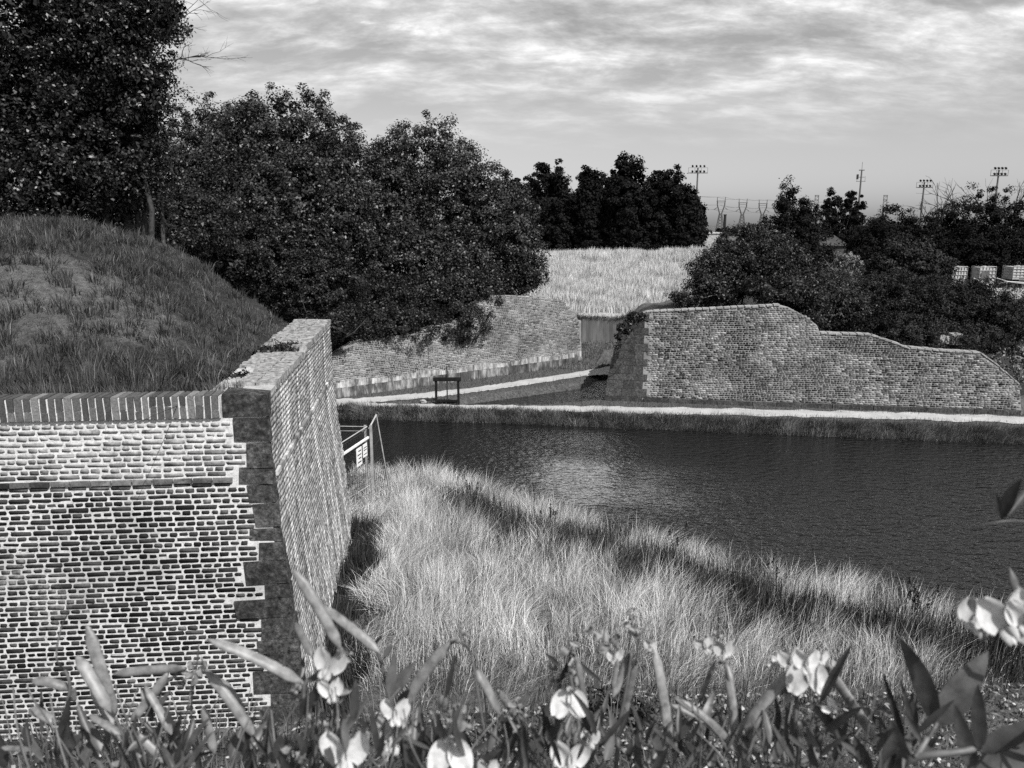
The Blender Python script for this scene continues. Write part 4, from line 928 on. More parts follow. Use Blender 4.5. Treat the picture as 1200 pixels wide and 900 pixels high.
# ------------------------------------------------------------------ masts
GM = 'floodlight masts on the skyline'
def mast(px, top, Y, wpx, label, seed):
    t = atY(px, top, Y); z0 = hz(t[0], t[1]) - .1; w = wpx * Y / F; root = empty('floodlight_mast', (t[0], t[1], z0), label, 'mast', GM)
    MB().tube([(t[0], t[1], z0), (t[0], t[1], t[2] - .4)], [.36, .20], 10).build('pole', M['mast_grey'], root)
    m = MB(); d = 1.6
    for k, zz in enumerate((t[2] - 1.9, t[2] - .4)): m.box((t[0], t[1] - .35, zz), w, .1, .24 if k == 0 else .07)
    for sx in (-.5, -.17, .17, .5): m.box((t[0] + sx * (w - .1), t[1] - .35, t[2] - 1.15), .08, .08, 1.5)
    m.build('head_frame', M['mast_grey'], root)
    rg = np.random.default_rng(seed); xs = np.linspace(-.3, .3, 4)
    for zz in (t[2] - 1.35, t[2] + .15):
        for x in xs:
            MB().tube([(t[0] + x * w, t[1] - .75, zz - .2), (t[0] + x * w, t[1] - .4, zz), (t[0] + x * w, t[1] - .1, zz + .1)], [.30, .27, .14], 10).build('floodlight', M['black_lens'], root)
mast(818, 195, 235, 22, 'floodlight mast standing right of the poplars', 1)
mast(1083.5, 212, 235, 19, 'shortest floodlight mast, in the middle of the right-hand trees', 2)
mast(1171, 197.5, 215, 20, 'floodlight mast towering over the tanks at the right', 3)
t = atY(1010, 199, 235); z0 = hz(t[0], t[1]); root = empty('radio_mast', (t[0], t[1], z0), 'slim radio mast with two small platforms and a whip aerial', 'mast')
MB().tube([(t[0], t[1], z0 - .1), (t[0], t[1], t[2])], [.36, .2], 10).build('pole', M['mast_grey'], root)
m = MB(); m.box((t[0], t[1], t[2] - 2.1), 1.9, .5, .12); m.box((t[0], t[1], t[2] - 3.3), 2.6, .5, .12); m.box((t[0], t[1], t[2] - .1), 1.5, .5, .25)
for sx in (-1.2, 1.2): m.box((t[0] + sx, t[1], t[2] - 2.6), .07, .07, 1.5)
m.build('platform', M['mast_grey'], root)
MB().box((t[0] - 1.15, t[1] - .1, t[2] - 2.0), .5, .4, 1.4).build('antenna', M['black_lens'], root); MB().tube([(t[0], t[1], t[2]), (t[0], t[1], t[2] + 2.2)], .06, 5).build('whip', M['mast_grey'], root)
for (px, top, lab) in ((957.5, 229, 'thin lattice mast left of the cypress-shaped trees'), (1038, 229, 'thin lattice mast between the radio mast and the middle floodlights')):
    t = atY(px, top, 300); z0 = hz(t[0], t[1]); m = MB()
    for sx in (-.65, .65): m.tube([(t[0] + sx, t[1], z0 - .1), (t[0] + sx, t[1], t[2])], .13, 5)
    k = z0
    while k < t[2] - 1: m.tube([(t[0] - .65, t[1], k), (t[0] + .65, t[1], k + 1)], .06, 4); m.tube([(t[0] - .65, t[1], k + 1), (t[0] + .65, t[1], k + 1)], .06, 4); k += 1.4
    m.box((t[0], t[1], t[2]), 1.5, .5, .25); m.box((t[0], t[1], t[2] - 1.6), 1.5, .4, .2)
    tag(m.build('lattice_mast', M['pylon_steel']), lab, 'mast', 'thin lattice masts on the skyline')
# pylons
GY_ = 'electricity pylons on the skyline'; att = []
for i, (px, top, Y, lab) in enumerate(((845.5, 231, 620, 'left one of three electricity pylons, the nearest and tallest'), (871, 233, 680, 'middle one of three electricity pylons, behind bare twigs'), (894.5, 234, 740, 'right one of three electricity pylons beside the pointed tree'))):
    t = atY(px, top, Y); x, y, zt = t; z0 = hz(x, y); s = Y / 620.0; H = zt - z0; r = .26 * s
    root = empty('electricity_pylon', (x, y, z0), lab, 'pylon', GY_); m = MB()
    wa = z0 + H * .52
    for sx in (-1, 1):
        for sy in (-1, 1):
            m.tube([(x + sx * 2.8 * s, y + sy * 2.2 * s, z0 - .2), (x + sx * .9 * s, y + sy * .8 * s, wa)], r, 4); m.tube([(x + sx * .9 * s, y + sy * .8 * s, wa), (x + sx * 2.9 * s, y + sy * .7 * s, zt - 6 * s), (x + sx * 3.0 * s, y + sy * .5 * s, zt - 3 * s)], r, 4)
    for k in range(6):
        a, b = k / 6, (k + 1) / 6; wa_ = 2.8 * (1 - a) + .9 * a; wb_ = 2.8 * (1 - b) + .9 * b; za, zb = z0 + (wa - z0) * a, z0 + (wa - z0) * b
        for sy in (-1, 1): m.tube([(x - wa_ * s, y + sy * 1.5 * s, za), (x + wb_ * s, y + sy * 1.5 * s, zb)], r * .6, 4); m.tube([(x + wa_ * s, y + sy * 1.5 * s, za), (x - wb_ * s, y + sy * 1.5 * s, zb)], r * .6, 4)
    m.build('tower', M['pylon_steel'], root)
    m = MB()
    for sy in (-.6, .6): m.box((x, y + sy * s, zt - 3 * s), 7.0 * s, .3 * s, .5 * s); m.box((x, y + sy * s, zt - 4.4 * s), 6.2 * s, .25 * s, .3 * s)
    for sx in (-1, 1): m.tube([(x + sx * 3.0 * s, y, zt - 3 * s), (x + sx * 3.2 * s, y, zt)], r, 4); m.tube([(x + sx * 3 * s, y, zt - 8 * s), (x + sx * 5.4 * s, y, zt - 9.5 * s)], r, 4)
    m.build('cross_arm', M['pylon_steel'], root)
    att.append([np.array([x + sx * 5.4 * s, y, zt - 9.5 * s]) for sx in (-1, 1)] + [np.array([x + sx * 3.2 * s, y, zt]) for sx in (-1, 1)] + [np.array([x + sx * 1.2 * s, y, zt - 6 * s]) for sx in (-1, 1)])
# cables sagging from pylon to pylon
P0 = [a + np.array([-70, -70, 2.0]) for a in att[0]]; P4 = [a + np.array([90, 70, 0]) for a in att[2]]
chain = [P0] + att + [P4]
wires = ['left outer lower', 'right outer lower', 'left top', 'right top', 'left inner', 'right inner']
for k in range(6):
    m = MB()
    for i in range(len(chain) - 1):
        a, b = chain[i][k], chain[i + 1][k]; m.tube([a + (b - a) * t - np.array([0, 0, 5.0 * t * (1 - t)]) for t in np.linspace(0, 1, 9)], .08, 4, cap=False)
    tag(m.build('power_cable', M['pylon_steel']), wires[k] + ' power cable strung between the pylons', 'cable', 'power cables between the pylons')

# ------------------------------------------------------------------ everlasting pea plants in front
def bez(a, b, bend, n=9, side=None):
    a = np.array(a); b = np.array(b); d = b - a; L_ = np.linalg.norm(d)
    up = np.array([0, -.3, 1.0]) if side is None else side
    pr = up - d * (up @ d) / (L_ * L_); pr /= np.linalg.norm(pr) + 1e-9
    return [a + d * t + pr * bend * L_ * 4 * t * (1 - t) for t in np.linspace(0, 1, n)]
def lens(pts, wid, thick, profile, nring=8, facing=None, tone=.5, twist=0.0):
    """flattened tapering body along pts; facing = normal of its flat side"""
    m = MB(); vs = []; fs = []; n = len(pts)
    P = [np.array(p) for p in pts]; f0 = np.array(facing if facing is not None else CAM - P[n // 2]); f0 = f0 / np.linalg.norm(f0)
    for i, p in enumerate(P):
        d = P[min(i + 1, n - 1)] - P[max(i - 1, 0)]; d /= np.linalg.norm(d) + 1e-9
        f = f0 - d * (f0 @ d); f /= np.linalg.norm(f) + 1e-9; s = np.cross(d, f)
        if twist:
            an = twist * (i / (n - 1) - .5); f, s = f * math.cos(an) + s * math.sin(an), s * math.cos(an) - f * math.sin(an)
        w = wid * .5 * profile(i / (n - 1)); tk = thick * .5 * (.35 + .65 * profile(i / (n - 1)))
        for k in range(nring):
            a = 2 * math.pi * k / nring; vs.append(p + s * math.cos(a) * w + f * math.sin(a) * tk)
    for i in range(n - 1):
        for k in range(nring): fs.append((i * nring + k, i * nring + (k + 1) % nring, (i + 1) * nring + (k + 1) % nring, (i + 1) * nring + k))
    fs.append(tuple(range(nring))[::-1]); fs.append(tuple((n - 1) * nring + k for k in range(nring)))
    return m.add(vs, fs, tone)
pod_prof = lambda t: (.22 + .78 * min(1, t / .16) ** .8) * (1 + .035 * math.sin(t * 42)) * (1 if t < .84 else max(.07, 1 - ((t - .84) / .16) ** 1.3))
leaf_prof = lambda t: max(.04, (math.sin(math.pi * min(1, t ** .8)) ** .75))
blade_prof = lambda t: max(.03, (1 - t) ** .6 * min(1, .55 + t * 3))
def leaf_mesh(pts, wid, facing, fold=.25, tone=.6):
    """thin leaf with a folded midrib"""
    m = MB(); vs = []; fs = []; n = len(pts); P = [np.array(p) for p in pts]; f0 = np.array(facing, float); f0 /= np.linalg.norm(f0)
    for i, p in enumerate(P):
        d = P[min(i + 1, n - 1)] - P[max(i - 1, 0)]; d /= np.linalg.norm(d) + 1e-9; f = f0 - d * (f0 @ d); f /= np.linalg.norm(f) + 1e-9; s = np.cross(d, f)
        w = wid * .5 * leaf_prof(i / (n - 1))
        for (q, zf) in ((-1, 1), (-.5, .42), (0, 0), (.5, .42), (1, 1)): vs.append(p + s * q * w + f * fold * zf * w)
    for i in range(n - 1):
        for k in range(4): fs.append((i * 5 + k, i * 5 + k + 1, (i + 1) * 5 + k + 1, (i + 1) * 5 + k))
    b = len(vs); vs2 = [v - np.array(f0) * .0012 for v in vs]; m.add(vs + vs2, fs + [tuple(b + i for i in f[::-1]) for f in fs], tone); return m
def petal_mesh(c, ax, up, w, h, cup=.35, ruf=.06, seed=0, tone=.9):
    """rounded cupped petal: c = attachment, up = direction it grows, ax = across"""
    rg = np.random.default_rng(seed); m = MB(); vs = []; fs = []; nu, nv = 9, 8; fw = np.cross(ax, up)
    ph = rg.uniform(0, 6)
    for j in range(nv):
        t = j / (nv - 1); prof = math.sin(math.pi * (t * .80 + .14)) ** .55
        for i in range(nu):
            s = (i / (nu - 1) * 2 - 1); x = s * w * .5 * prof; y = t * h; z = cup * w * (.5 * s * s + .35 * (t - .4) ** 2) + ruf * w * math.sin(s * 4 + ph + t * 3) * t
            vs.append(np.array(c) + ax * x + up * y + fw * z)
    for j in range(nv - 1):
        for i in range(nu - 1): fs.append((j * nu + i, j * nu + i + 1, (j + 1) * nu + i + 1, (j + 1) * nu + i))
    b = len(vs); vs2 = [v - fw * .0015 for v in vs]; m.add(vs + vs2, fs + [tuple(b + i for i in f[::-1]) for f in fs], tone); return m
def unit(v): v = np.array(v, float); return v / np.linalg.norm(v)
VR = np.array([1.0, 0, 0]); VU = np.array([0, sp, cp]); VF = np.array([0, cp, -sp])
def flower(root, px, py, spx, D, tilt=0, kind='fresh', seed=0):
    """sweet-pea bloom: two-lobed standard, two wings and a keel; or a crumpled faded one"""
    rg = np.random.default_rng(seed); c = atd(px, py, D); s = spx * D / F; a = rad(tilt)
    R = VR * math.cos(a) + VU * math.sin(a); U = VU * math.cos(a) - VR * math.sin(a)
    mat = M['petal'] if kind == 'fresh' else M['petal_faded']
    fl = None
    if kind in ('fresh', 'faded'):
        base = c - U * s * .40
        for sx in (-1, 1):
            up = unit(U + R * sx * .42 - VF * .1); ax = unit(np.cross(up, -VF) * 1.0)
            ax = unit(R * 1.0 - up * (R @ up)); ax = unit(ax + VF * .25 * sx)
            o = petal_mesh(base + R * sx * s * .10, ax, up, s * .62, s * .80, .34, .09, seed + sx + 5).build('petal', mat, root, True)
        for sx in (-1, 1):
            up = unit(-U * .5 + R * sx * .25 - VF * .9); ax = unit(R - up * (R @ up)); petal_mesh(base + R * sx * s * .04, ax, up, s * .26, s * .42, .5, .05, seed + 9 + sx, .8).build('petal', mat, root, True)
        lens(bez(base + U * s * .05, base - VF * s * .3 - U * s * .22, .15, 7), s * .2, s * .16, leaf_prof, 8, None, .6).build('keel', M['petal_faded'], root, True)
        lens(bez(base - U * s * .12 + VF * .005, base + U * s * .1, .05, 6), s * .24, s * .22, leaf_prof, 8, None, .7).build('calyx', M['pea_stem'], root, True)
    else:
        for k in range(7):
            o = rg.normal(size=3) * s * .24; up = unit(rg.normal(size=3) - VU * .3); ax = unit(np.cross(up, rg.normal(size=3)))
            petal_mesh(c + o, ax, up, s * rg.uniform(.22, .4), s * rg.uniform(.25, .5), .7, .25, seed + k, rg.uniform(.4, 1)).build('petal', M['wither'] if kind == 'wither' else M['petal_faded'], root, True)
def plant(label, rootpx, D, nodes, pods=(), leaves=(), blades_=(), flowers=(), stems=(), seed=0):
    """rootpx: x of the root; nodes: pixel points of the main stem from low to high"""
    rg = np.random.default_rng(seed); n0 = atd(nodes[0][0], nodes[0][1], D)
    gx_, gy_ = atd(rootpx, 900, D)[0], n0[1] + .06; z = hz(gx_, gy_)
    root = empty('pea_plant', (gx_, gy_, z), label, 'plant', 'pea plants in front')
    pts = [np.array([gx_, gy_, z - .02]), np.array([gx_, gy_, z]) * .5 + n0 * .5 + np.array([rg.uniform(-.02, .02), .02, 0])] + [atd(a, b, D) for a, b in nodes]
    sm = smooth_line(pts, 5); MB().tube(sm, list(np.linspace(.0042, .0018, len(sm))), 7).build('stem', M['pea_stem'], root, True)
    for st in stems:
        q = smooth_line([atd(a, b, D + rg.uniform(-.02, .02)) for a, b in st[1:]], 6); MB().tube(q, list(np.linspace(st[0], st[0] * .6, len(q)) * D / F * .5), 6, tone=rg.uniform(.3, 1)).build('stalk', M['pea_stem'], root, True)
    for (x0, y0, x1, y1, w, bend, tn) in pods:
        d0 = D + rg.uniform(-.04, .04); a = atd(x0, y0, d0); b = atd(x1, y1, d0 + rg.uniform(-.03, .03)); fc = unit(CAM - a) + rg.normal(size=3) * .25 + np.array([0, 0, .25])
        lens(bez(a, b, bend, 28), w * .86 * d0 / F, w * d0 / F * .42, pod_prof, 10, fc, tn, rg.uniform(-.5, .5)).build('pod', M['pod'], root, True)
    for (x0, y0, x1, y1, w, bend, tn) in leaves:
        d0 = D + rg.uniform(-.04, .04); a = atd(x0, y0, d0); b = atd(x1, y1, d0 + rg.uniform(-.04, .04)); fc = unit(CAM - a) + rg.normal(size=3) * .3
        leaf_mesh(bez(a, b, bend, 10), w * d0 / F, fc, rg.uniform(.1, .5), tn).build('leaf', M['pea_leaf'], root, True)
    for k in range(15):
        x0 = nodes[0][0] + rg.uniform(-38, 38); y0 = rg.uniform(858, 920); d0 = D + rg.uniform(-.1, .12); L_ = rg.uniform(28, 62); an = rg.normal(0, .55)
        a = atd(x0, y0, d0); b = atd(x0 + math.sin(an) * L_, y0 - math.cos(an) * L_, d0 + rg.uniform(-.05, .05)); leaf_mesh(bez(a, b, rg.uniform(-.06, .1), 10), rg.uniform(5, 11) * d0 / F, unit(CAM - a) + rg.normal(size=3) * .5, rg.uniform(.1, .5), rg.uniform(.05, .9)).build('leaf', M['pea_leaf'], root, True)
    for k in range(8):
        x0 = nodes[0][0] + rg.uniform(-34, 34); x1 = x0 + rg.normal() * 28; y1 = rg.uniform(800, 875); d0 = D + rg.uniform(-.1, .15)
        q = smooth_line([atd(x0, 915, d0), atd(x0 * .6 + x1 * .4 + rg.normal() * 8, (915 + y1) / 2, d0), atd(x1, y1, d0 + .02)], 6); MB().tube(q, list(np.linspace(1.4, .7, len(q)) * D / F), 5, tone=rg.uniform(.2, 1)).build('stalk', M['pea_stem'], root, True)
    for k, f in enumerate(flowers): flower(root, f[0], f[1], f[2], D - .07 * (f[4] == 'fresh') + rg.uniform(-.03, .03), f[3], f[4], seed * 31 + k * 7)
    return root
PL = [
 dict(label='pea plant in the far left corner with one dark flat leaf across the brick wall', rootpx=60, D=1.05, nodes=[(72, 900), (74, 850), (82, 806), (76, 785)],
      pods=[(82, 808, 37, 798, 13, .1, .5), (65, 848, 34, 832, 13, .12, .7), (2, 876, 36, 879, 8, 0, .6), (86, 806, 87, 822, 7, 0, .9)], leaves=[(72, 895, 82, 815, 16, 0, .15), (75, 890, 100, 858, 14, .1, .3), (5, 900, 0, 860, 14, 0, .15), (78, 850, 70, 890, 10, 0, .4)], stems=[(2.5, (75, 785), (66, 770), (72, 735), (82, 715))]),
 dict(label='pea plant with two tall upright pods against the brick wall at lower left', rootpx=150, D=1.0, nodes=[(160, 895), (148, 870), (135, 840)],
      pods=[(102, 733, 136, 838, 17, .07, 1), (90, 769, 130, 835, 16, .07, .85), (106, 808, 160, 885, 12, -.02, .7), (105, 838, 142, 862, 11, .05, .6), (148, 852, 196, 896, 12, .05, .8), (130, 897, 166, 886, 12, .05, .8)],
      leaves=[(100, 890, 114, 858, 12, 0, .6), (118, 880, 105, 845, 12, .05, .5), (150, 880, 175, 862, 9, 0, .4)], flowers=[(192, 885, 20, 20, 'wither')]),
 dict(label='pea plant with one long horizontal pod on the wall at lower left', rootpx=200, D=1.08, nodes=[(205, 900), (196, 850), (188, 810), (215, 784)],
      pods=[(218, 783, 132, 790, 12, .02, .55), (196, 789, 152, 846, 13, -.03, .9), (170, 804, 202, 862, 11, .05, .75), (238, 828, 252, 884, 12, .02, .8), (202, 893, 238, 892, 13, 0, .7)],
      leaves=[(180, 845, 165, 805, 9, 0, .3), (215, 890, 228, 840, 10, .05, .3), (183, 832, 200, 808, 6, 0, .1), (205, 893, 218, 865, 9, 0, .5)], stems=[(3, (228, 890), (224, 830), (230, 785), (233, 755)), (2, (210, 880), (222, 820), (228, 770))], flowers=[(226, 790, 22, 10, 'wither'), (212, 800, 14, 0, 'wither')]),
 dict(label='pea plant with a bent pair of pods rising to the right of the wall', rootpx=300, D=.98, nodes=[(300, 900), (298, 866)],
      pods=[(240, 784, 300, 866, 14, .06, .8), (256, 796, 286, 840, 14, .1, .6)], leaves=[(272, 895, 284, 850, 16, 0, .25), (285, 893, 298, 868, 10, 0, .8), (315, 890, 318, 835, 12, 0, .5), (263, 890, 265, 880, 10, 0, 1), (305, 898, 330, 862, 8, .05, .4)],
      stems=[(2.5, (240, 784), (236, 770))], flowers=[(238, 780, 13, 0, 'wither')]),
 dict(label='pea plant with a long pale pod slanting across the stone wall corner', rootpx=370, D=.92, nodes=[(372, 900), (362, 850), (357, 802), (385, 785)],
      pods=[(356, 802, 242, 749, 16, .05, .9), (344, 668, 400, 762, 15, .05, .7), (377, 711, 446, 766, 13, .04, .8), (346, 730, 366, 770, 10, .03, .35)],
      leaves=[(352, 838, 372, 806, 14, 0, .05), (366, 830, 380, 806, 12, 0, .1), (340, 880, 372, 848, 9, 0, .4), (362, 800, 396, 772, 9, 0, .3), (352, 795, 356, 770, 6, 0, .15), (330, 860, 322, 890, 12, 0, .7)],
      stems=[(3, (330, 790), (336, 760), (345, 725), (352, 716)), (4, (385, 785), (398, 764), (402, 760))],
      flowers=[(388, 772, 34, -20, 'faded'), (388, 804, 26, 10, 'fresh'), (392, 822, 30, 0, 'wither'), (378, 838, 34, 10, 'wither'), (345, 806, 16, 0, 'wither'), (350, 885, 34, 0, 'wither'), (405, 768, 22, 0, 'wither')]),
 dict(label='pea plant with the large white two-lobed bloom at the bottom edge left of centre', rootpx=410, D=.86, nodes=[(410, 900), (406, 885)],
      pods=[], leaves=[(415, 845, 417, 795, 11, 0, .5), (440, 890, 450, 860, 10, 0, .4), (385, 895, 372, 860, 8, 0, .3)], flowers=[(405, 872, 49, 0, 'fresh'), (436, 858, 20, 15, 'faded'), (446, 882, 24, -15, 'wither')]),
 dict(label='pea plant with a fan of upright leaves and one stout pod left of centre', rootpx=475, D=.95, nodes=[(482, 900), (468, 860), (456, 818), (446, 775)],
      pods=[(528, 754, 472, 834, 16, .06, .95)], leaves=[(455, 815, 463, 765, 12, 0, .8), (457, 818, 486, 776, 15, .04, .75), (468, 835, 480, 808, 13, .05, .1), (485, 890, 490, 828, 13, .03, .6), (450, 770, 460, 755, 8, 0, .5), (495, 892, 502, 850, 13, 0, .5), (460, 890, 462, 850, 13, 0, .5), (480, 897, 458, 822, 9, 0, .05)],
      stems=[(5, (446, 775), (440, 755), (448, 745)), (4, (528, 754), (536, 752), (550, 762), (558, 800), (568, 860)), (2.5, (540, 750), (538, 735), (544, 728))],
      flowers=[(464, 828, 30, 0, 'fresh'), (460, 852, 42, 0, 'faded'), (540, 740, 18, 0, 'wither')]),
 dict(label='pea plant with a drooping white bell bloom under a withered cluster at the bottom centre', rootpx=530, D=.9, nodes=[(530, 900), (531, 868), (532, 848)],
      pods=[(558, 785, 586, 838, 14, .05, .5)], leaves=[(500, 890, 540, 868, 7, 0, .1), (552, 880, 590, 862, 7, 0, .2), (520, 870, 512, 835, 8, 0, .3), (522, 818, 535, 765, 7, 0, .1)],
      flowers=[(531, 838, 40, 0, 'wither'), (528, 858, 30, 0, 'wither'), (528, 888, 46, 180, 'fresh'), (572, 897, 22, 0, 'faded')], stems=[(2.5, (555, 760), (566, 800), (572, 850), (588, 870))]),
 dict(label='pea plant with crossed dark leaves and small faded buds right of the bottom centre', rootpx=605, D=1.0, nodes=[(610, 900), (606, 860), (600, 835)],
      pods=[(583, 808, 615, 860, 11, .03, .45)], leaves=[(612, 880, 634, 845, 10, 0, .3), (600, 870, 585, 835, 12, 0, .3), (620, 890, 645, 862, 8, 0, .6), (590, 893, 612, 850, 9, .05, .25), (578, 897, 592, 862, 10, 0, .5)],
      flowers=[(600, 836, 22, 0, 'wither'), (596, 842, 14, 30, 'faded'), (606, 826, 16, 0, 'wither')], stems=[(2, (590, 822), (598, 800), (603, 768))]),
 dict(label='pea plant with two stacked white bells on one stem, centre right of the front', rootpx=668, D=.95, nodes=[(672, 900), (678, 850), (668, 790), (668, 765)],
      pods=[(676, 772, 684, 822, 9, .05, .5)], leaves=[(635, 840, 664, 813, 13, .03, .1), (655, 800, 672, 768, 7, 0, .15), (672, 772, 708, 802, 6, 0, .1), (690, 860, 680, 812, 12, 0, .5), (652, 862, 660, 800, 9, 0, .5), (640, 890, 622, 850, 10, 0, .3), (655, 780, 640, 765, 5, 0, .3)],
      flowers=[(667, 826, 38, 180, 'fresh'), (668, 880, 40, 0, 'fresh'), (660, 800, 30, 0, 'wither'), (668, 768, 26, 0, 'wither'), (692, 862, 20, 0, 'faded'), (612, 836, 18, 0, 'wither')], stems=[(2, (667, 765), (666, 735), (668, 705))]),
 dict(label='pea plant with crumpled faded blooms on tall thin pods over the pale grass', rootpx=730, D=1.02, nodes=[(722, 900), (724, 860), (735, 800), (740, 765)],
      pods=[(738, 764, 718, 818, 10, -.06, .6), (746, 772, 728, 855, 9, -.02, .55), (724, 772, 718, 808, 7, 0, .6)], leaves=[(722, 870, 715, 830, 9, 0, .4), (735, 890, 748, 850, 9, 0, .3)],
      flowers=[(709, 746, 32, 0, 'wither'), (720, 766, 18, 0, 'faded'), (738, 740, 26, 40, 'wither'), (742, 722, 14, 0, 'wither'), (764, 757, 12, 0, 'wither')], stems=[(2.5, (735, 800), (738, 750), (742, 722)), (2, (745, 780), (750, 745), (770, 720))]),
 dict(label='pea plant with one very long straight upright pod right of centre', rootpx=785, D=1.0, nodes=[(790, 900), (788, 880)],
      pods=[(766, 757, 784, 872, 14, .06, .9)], leaves=[(800, 870, 825, 896, 9, .05, .05), (790, 870, 815, 840, 9, 0, .2), (775, 890, 765, 850, 10, 0, .3)], flowers=[(762, 754, 14, 0, 'faded')]),
 dict(label='pea plant with two pods leaning down left and small pale blooms at the top', rootpx=865, D=1.0, nodes=[(866, 900), (862, 880), (858, 820), (850, 778)],
      pods=[(852, 778, 863, 874, 12, .03, .7), (790, 818, 866, 886, 11, .10, .55), (786, 826, 850, 870, 10, .12, .85), (838, 775, 818, 826, 7, 0, .5), (862, 860, 898, 815, 9, 0, .4)], leaves=[(855, 838, 853, 800, 5, 0, .05), (868, 892, 880, 850, 9, 0, .3)],
      flowers=[(824, 752, 20, 20, 'faded'), (848, 758, 22, 0, 'faded'), (838, 745, 14, 0, 'wither'), (846, 776, 12, 0, 'wither')], stems=[(2, (850, 778), (842, 760), (838, 748), (845, 740))]),
 dict(label='pea plant with open pale bloom between two slanting pods at lower right', rootpx=930, D=.96, nodes=[(935, 900), (932, 850), (935, 800), (932, 776)],
      pods=[(930, 784, 872, 855, 16, .05, .95), (960, 768, 1030, 872, 16, .0, .9), (870, 898, 890, 830, 12, 0, .4)],
      leaves=[(948, 822, 1008, 895, 13, .04, .05), (960, 825, 998, 755, 10, 0, .45), (902, 893, 935, 840, 14, 0, .5), (958, 890, 945, 850, 12, 0, .3), (975, 895, 995, 840, 9, 0, .3), (900, 870, 965, 838, 9, .05, .1), (990, 830, 1025, 850, 7, .2, .3), (930, 890, 915, 860, 10, .02, .4)],
      flowers=[(925, 768, 26, 10, 'faded'), (944, 770, 28, 0, 'fresh'), (945, 796, 44, 180, 'faded'), (962, 768, 16, 0, 'fresh'), (982, 775, 14, 0, 'faded'), (922, 812, 26, 0, 'wither'), (970, 826, 16, 60, 'fresh'), (905, 775, 12, 60, 'faded')]),
 dict(label='pea plant with broad upright lance leaves and a thick winged stem at lower right', rootpx=1050, D=.84, nodes=[(1045, 900), (1072, 886), (1097, 850)],
      pods=[], leaves=[(1096, 851, 1158, 764, 34, .06, .95), (1094, 848, 1053, 746, 24, .06, .6), (1148, 878, 1146, 802, 17, 0, .7), (1141, 905, 1119, 826, 19, 0, .3), (1042, 912, 1044, 844, 30, .03, .55), (1062, 884, 1034, 788, 9, .03, .1), (1075, 870, 1055, 795, 7, 0, .4), (1070, 862, 1118, 820, 8, 0, .05), (1140, 912, 1225, 862, 40, .05, .35), (1150, 882, 1225, 848, 24, .05, .3), (1020, 905, 1000, 860, 14, 0, .3)],
      stems=[(10, (1045, 905), (1075, 887), (1130, 880), (1180, 866), (1230, 858)), (8, (1072, 888), (1085, 868), (1098, 848)), (2, (1100, 862), (1150, 845), (1215, 820)), (3, (1010, 895), (1020, 840), (1030, 800))], flowers=[(1030, 830, 22, 0, 'wither')]),
 dict(label='pea plant at the right edge with one large white bloom and a black-green blade', rootpx=1250, D=.8, nodes=[(1250, 900), (1235, 790), (1215, 745), (1190, 738)],
      pods=[(1205, 745, 1182, 664, 11, .02, .1)], leaves=[(1174, 609, 1197, 562, 14, .05, .1), (1173, 608, 1167, 576, 7, 0, .4), (1180, 605, 1215, 560, 9, 0, .15)],
      stems=[(2.5, (1140, 620), (1174, 611), (1210, 614), (1240, 640)), (2.5, (1130, 728), (1165, 733), (1200, 742))], flowers=[(1173, 712, 58, 15, 'fresh'), (1142, 716, 36, -25, 'faded'), (1198, 715, 40, 5, 'fresh'), (1150, 735, 20, 0, 'wither')]),
]
for i, d in enumerate(PL): plant(seed=i + 1, **d)
# low daisy clumps on the edge of the mound
for i, (px, py, lab) in enumerate(((695, 822, 'left'), (725, 815, 'middle'), (752, 830, 'right'))):
    p = atz(px, py + 14, 5.5); zz = hz(p[0], p[1]); root = empty('daisy_clump', (p[0], p[1], zz), f'{lab} one of three low clumps of tiny white daisies at the mound edge', 'flowers', 'daisy clumps at the mound edge')
    link('foliage', crown_mesh('foliage', [(np.array([p[0], p[1], zz + .03]), np.array([.06, .05, .05]))], 500, .02, .03, seed=300 + i), M['weed'], root)
    rg = np.random.default_rng(i)
    for k in range(14):
        c = np.array([p[0] + rg.normal() * .04, p[1] + rg.normal() * .03, zz + rg.uniform(.05, .10)]); m = MB()
        for a in range(6):
            t = a / 6 * 6.28; d = np.array([math.cos(t), math.sin(t) * .6 - .3, .5]); m.add([c, c + d * .004 + np.array([.001, 0, 0]), c + d * .0075, c + d * .004 - np.array([.001, 0, 0.001])], [(0, 1, 2, 3)], .9)
        m.tube([c, (c[0], c[1] + .005, zz)], .0006, 4); m.build('flower', M['petal'], root)

# ------------------------------------------------------------------ light and sky
EL = rad(50); AZ = rad(145)                                   # from +Y towards +X
sd = np.array([math.sin(AZ) * math.cos(EL), math.cos(AZ) * math.cos(EL), math.sin(EL)])
sl = bpy.data.lights.new('sun', 'SUN'); sl.energy = 4.6; sl.angle = rad(.5); sl.color = (1, .99, .975)
so = bpy.data.objects.new('sun', sl); COL.objects.link(so); so.rotation_euler = Vector(tuple(-sd)).to_track_quat('-Z', 'Y').to_euler(); so.location = tuple(sd * 60)
W = bpy.data.worlds.new('World'); S.world = W; W.use_nodes = True; t = W.node_tree; bg = t.nodes['Background']
sky = t.nodes.new('ShaderNodeTexSky'); sky.sky_type = 'NISHITA'; sky.sun_disc = False; sky.sun_elevation = EL; sky.sun_rotation = AZ; sky.air_density = 1.0; sky.dust_density = 1.6
sep = t.nodes.new('ShaderNodeSeparateColor'); bwn = t.nodes.new('ShaderNodeRGBToBW'); t.links.new(sky.outputs[0], bwn.inputs[0]); t.links.new(sky.outputs[0], sep.inputs[0])       # panchromatic film behind a red filter: the red channel
def nd(typ, **kw):
    o = t.nodes.new(typ)
    for k, v in kw.items(): setattr(o, k, v)
    return o
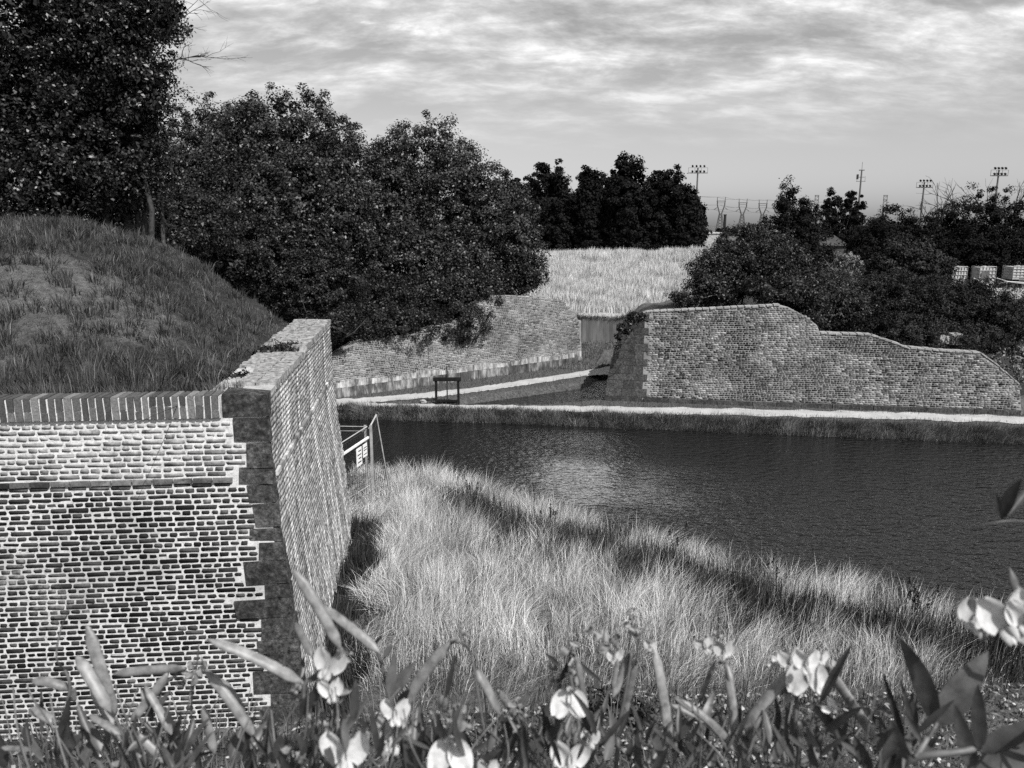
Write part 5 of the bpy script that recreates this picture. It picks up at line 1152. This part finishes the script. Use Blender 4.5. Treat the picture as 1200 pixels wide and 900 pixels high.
def mth(op, a, b=None, clamp=False):
    o = nd('ShaderNodeMath', operation=op); o.use_clamp = clamp
    for i, q in enumerate((a, b)):
        if q is None: continue
        if isinstance(q, (int, float)): o.inputs[i].default_value = q
        else: t.links.new(q, o.inputs[i])
    return o.outputs[0]
tc = nd('ShaderNodeTexCoord'); sx = nd('ShaderNodeSeparateXYZ'); t.links.new(tc.outputs['Generated'], sx.inputs[0])
zc = mth('ADD', mth('MAXIMUM', sx.outputs[2], 0.0), .30)
cb_ = nd('ShaderNodeCombineXYZ'); t.links.new(mth('DIVIDE', sx.outputs[0], zc), cb_.inputs[0]); t.links.new(mth('DIVIDE', sx.outputs[1], zc), cb_.inputs[1])
def cn(scale, detail, rough, sc, loc=(0, 0, 0), dist=0.0):
    mp = nd('ShaderNodeMapping'); mp.inputs['Scale'].default_value = sc; mp.inputs['Location'].default_value = loc; t.links.new(cb_.outputs[0], mp.inputs[0])
    n = nd('ShaderNodeTexNoise'); n.inputs['Scale'].default_value = scale; n.inputs['Detail'].default_value = detail; n.inputs['Roughness'].default_value = rough; n.inputs['Distortion'].default_value = dist; t.links.new(mp.outputs[0], n.inputs[0]); return n.outputs['Fac']
def rmp(f, *st):
    r = nd('ShaderNodeValToRGB'); e = r.color_ramp.elements
    while len(e) < len(st): e.new(.5)
    for i, (p, v) in enumerate(st): e[i].position = p; e[i].color = g(v)
    t.links.new(f, r.inputs[0]); return r.outputs[0]
c3 = cn(8.5, 9, .6, (.8, 1.1, 1), (1.3, 5.1, 0), .5); c1 = cn(2.6, 9, .62, (.75, 1.25, 1), (3.1, 1.7, 0), .3); c2 = cn(7.5, 8, .64, (.75, 1.4, 1), (7, 2, 0), .2)
mask = mth('MULTIPLY', rmp(mth('ADD', mth('MULTIPLY', c1, .75), mth('MULTIPLY', c2, .25)), (.40, 0), (.62, 1)), rmp(sx.outputs[2], (.085, 0.0), (.20, 1)))
bri = rmp(c2, (.40, 3.6), (.66, 8.5))
bri.node.color_ramp.elements[0].color = g(5.3); bri.node.color_ramp.elements[1].color = g(8.4)
skyv = mth('ADD', mth('MULTIPLY', sep.outputs[0], .5), mth('MULTIPLY', bwn.outputs[0], .5))
SKY = skyv
puff = mth('MULTIPLY', rmp(c3, (.54, 0), (.66, 1)), mth('MULTIPLY', rmp(c1, (.44, 0), (.58, 1)), rmp(sx.outputs[2], (.14, 0), (.24, 1))))
bri = mth('ADD', bri, mth('MULTIPLY', puff, 3.4)); mask = mth('MAXIMUM', mask, mth('MULTIPLY', puff, .9))
mask = mth('MULTIPLY', mask, rmp(sx.outputs[2], (.36, 1), (.60, .12)))                    # the deck thins out overhead
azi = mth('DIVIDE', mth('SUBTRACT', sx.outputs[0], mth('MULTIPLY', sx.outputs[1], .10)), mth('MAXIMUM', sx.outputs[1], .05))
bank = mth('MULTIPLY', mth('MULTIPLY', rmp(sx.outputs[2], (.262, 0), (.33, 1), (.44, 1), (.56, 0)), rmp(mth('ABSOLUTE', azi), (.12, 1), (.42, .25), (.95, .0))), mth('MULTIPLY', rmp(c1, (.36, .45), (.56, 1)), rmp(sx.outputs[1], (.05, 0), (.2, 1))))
bri = mth('ADD', bri, mth('MULTIPLY', bank, 26.0)); mask = mth('MAXIMUM', mask, bank)      # bank: unseen bright cloud added above the view to brighten the water's reflection
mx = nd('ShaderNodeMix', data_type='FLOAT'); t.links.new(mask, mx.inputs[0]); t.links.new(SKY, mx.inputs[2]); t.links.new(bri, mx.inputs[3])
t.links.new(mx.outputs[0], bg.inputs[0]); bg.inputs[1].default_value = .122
S.view_settings.view_transform = 'Standard'; S.view_settings.look = 'None'; S.view_settings.exposure = .26; S.view_settings.gamma = 1
S.render.film_transparent = False
S.cycles.sample_clamp_indirect = 3; S.cycles.sample_clamp_direct = 2.5; S.cycles.max_bounces = 5; S.cycles.diffuse_bounces = 2; S.cycles.glossy_bounces = 3; S.cycles.use_denoising = False
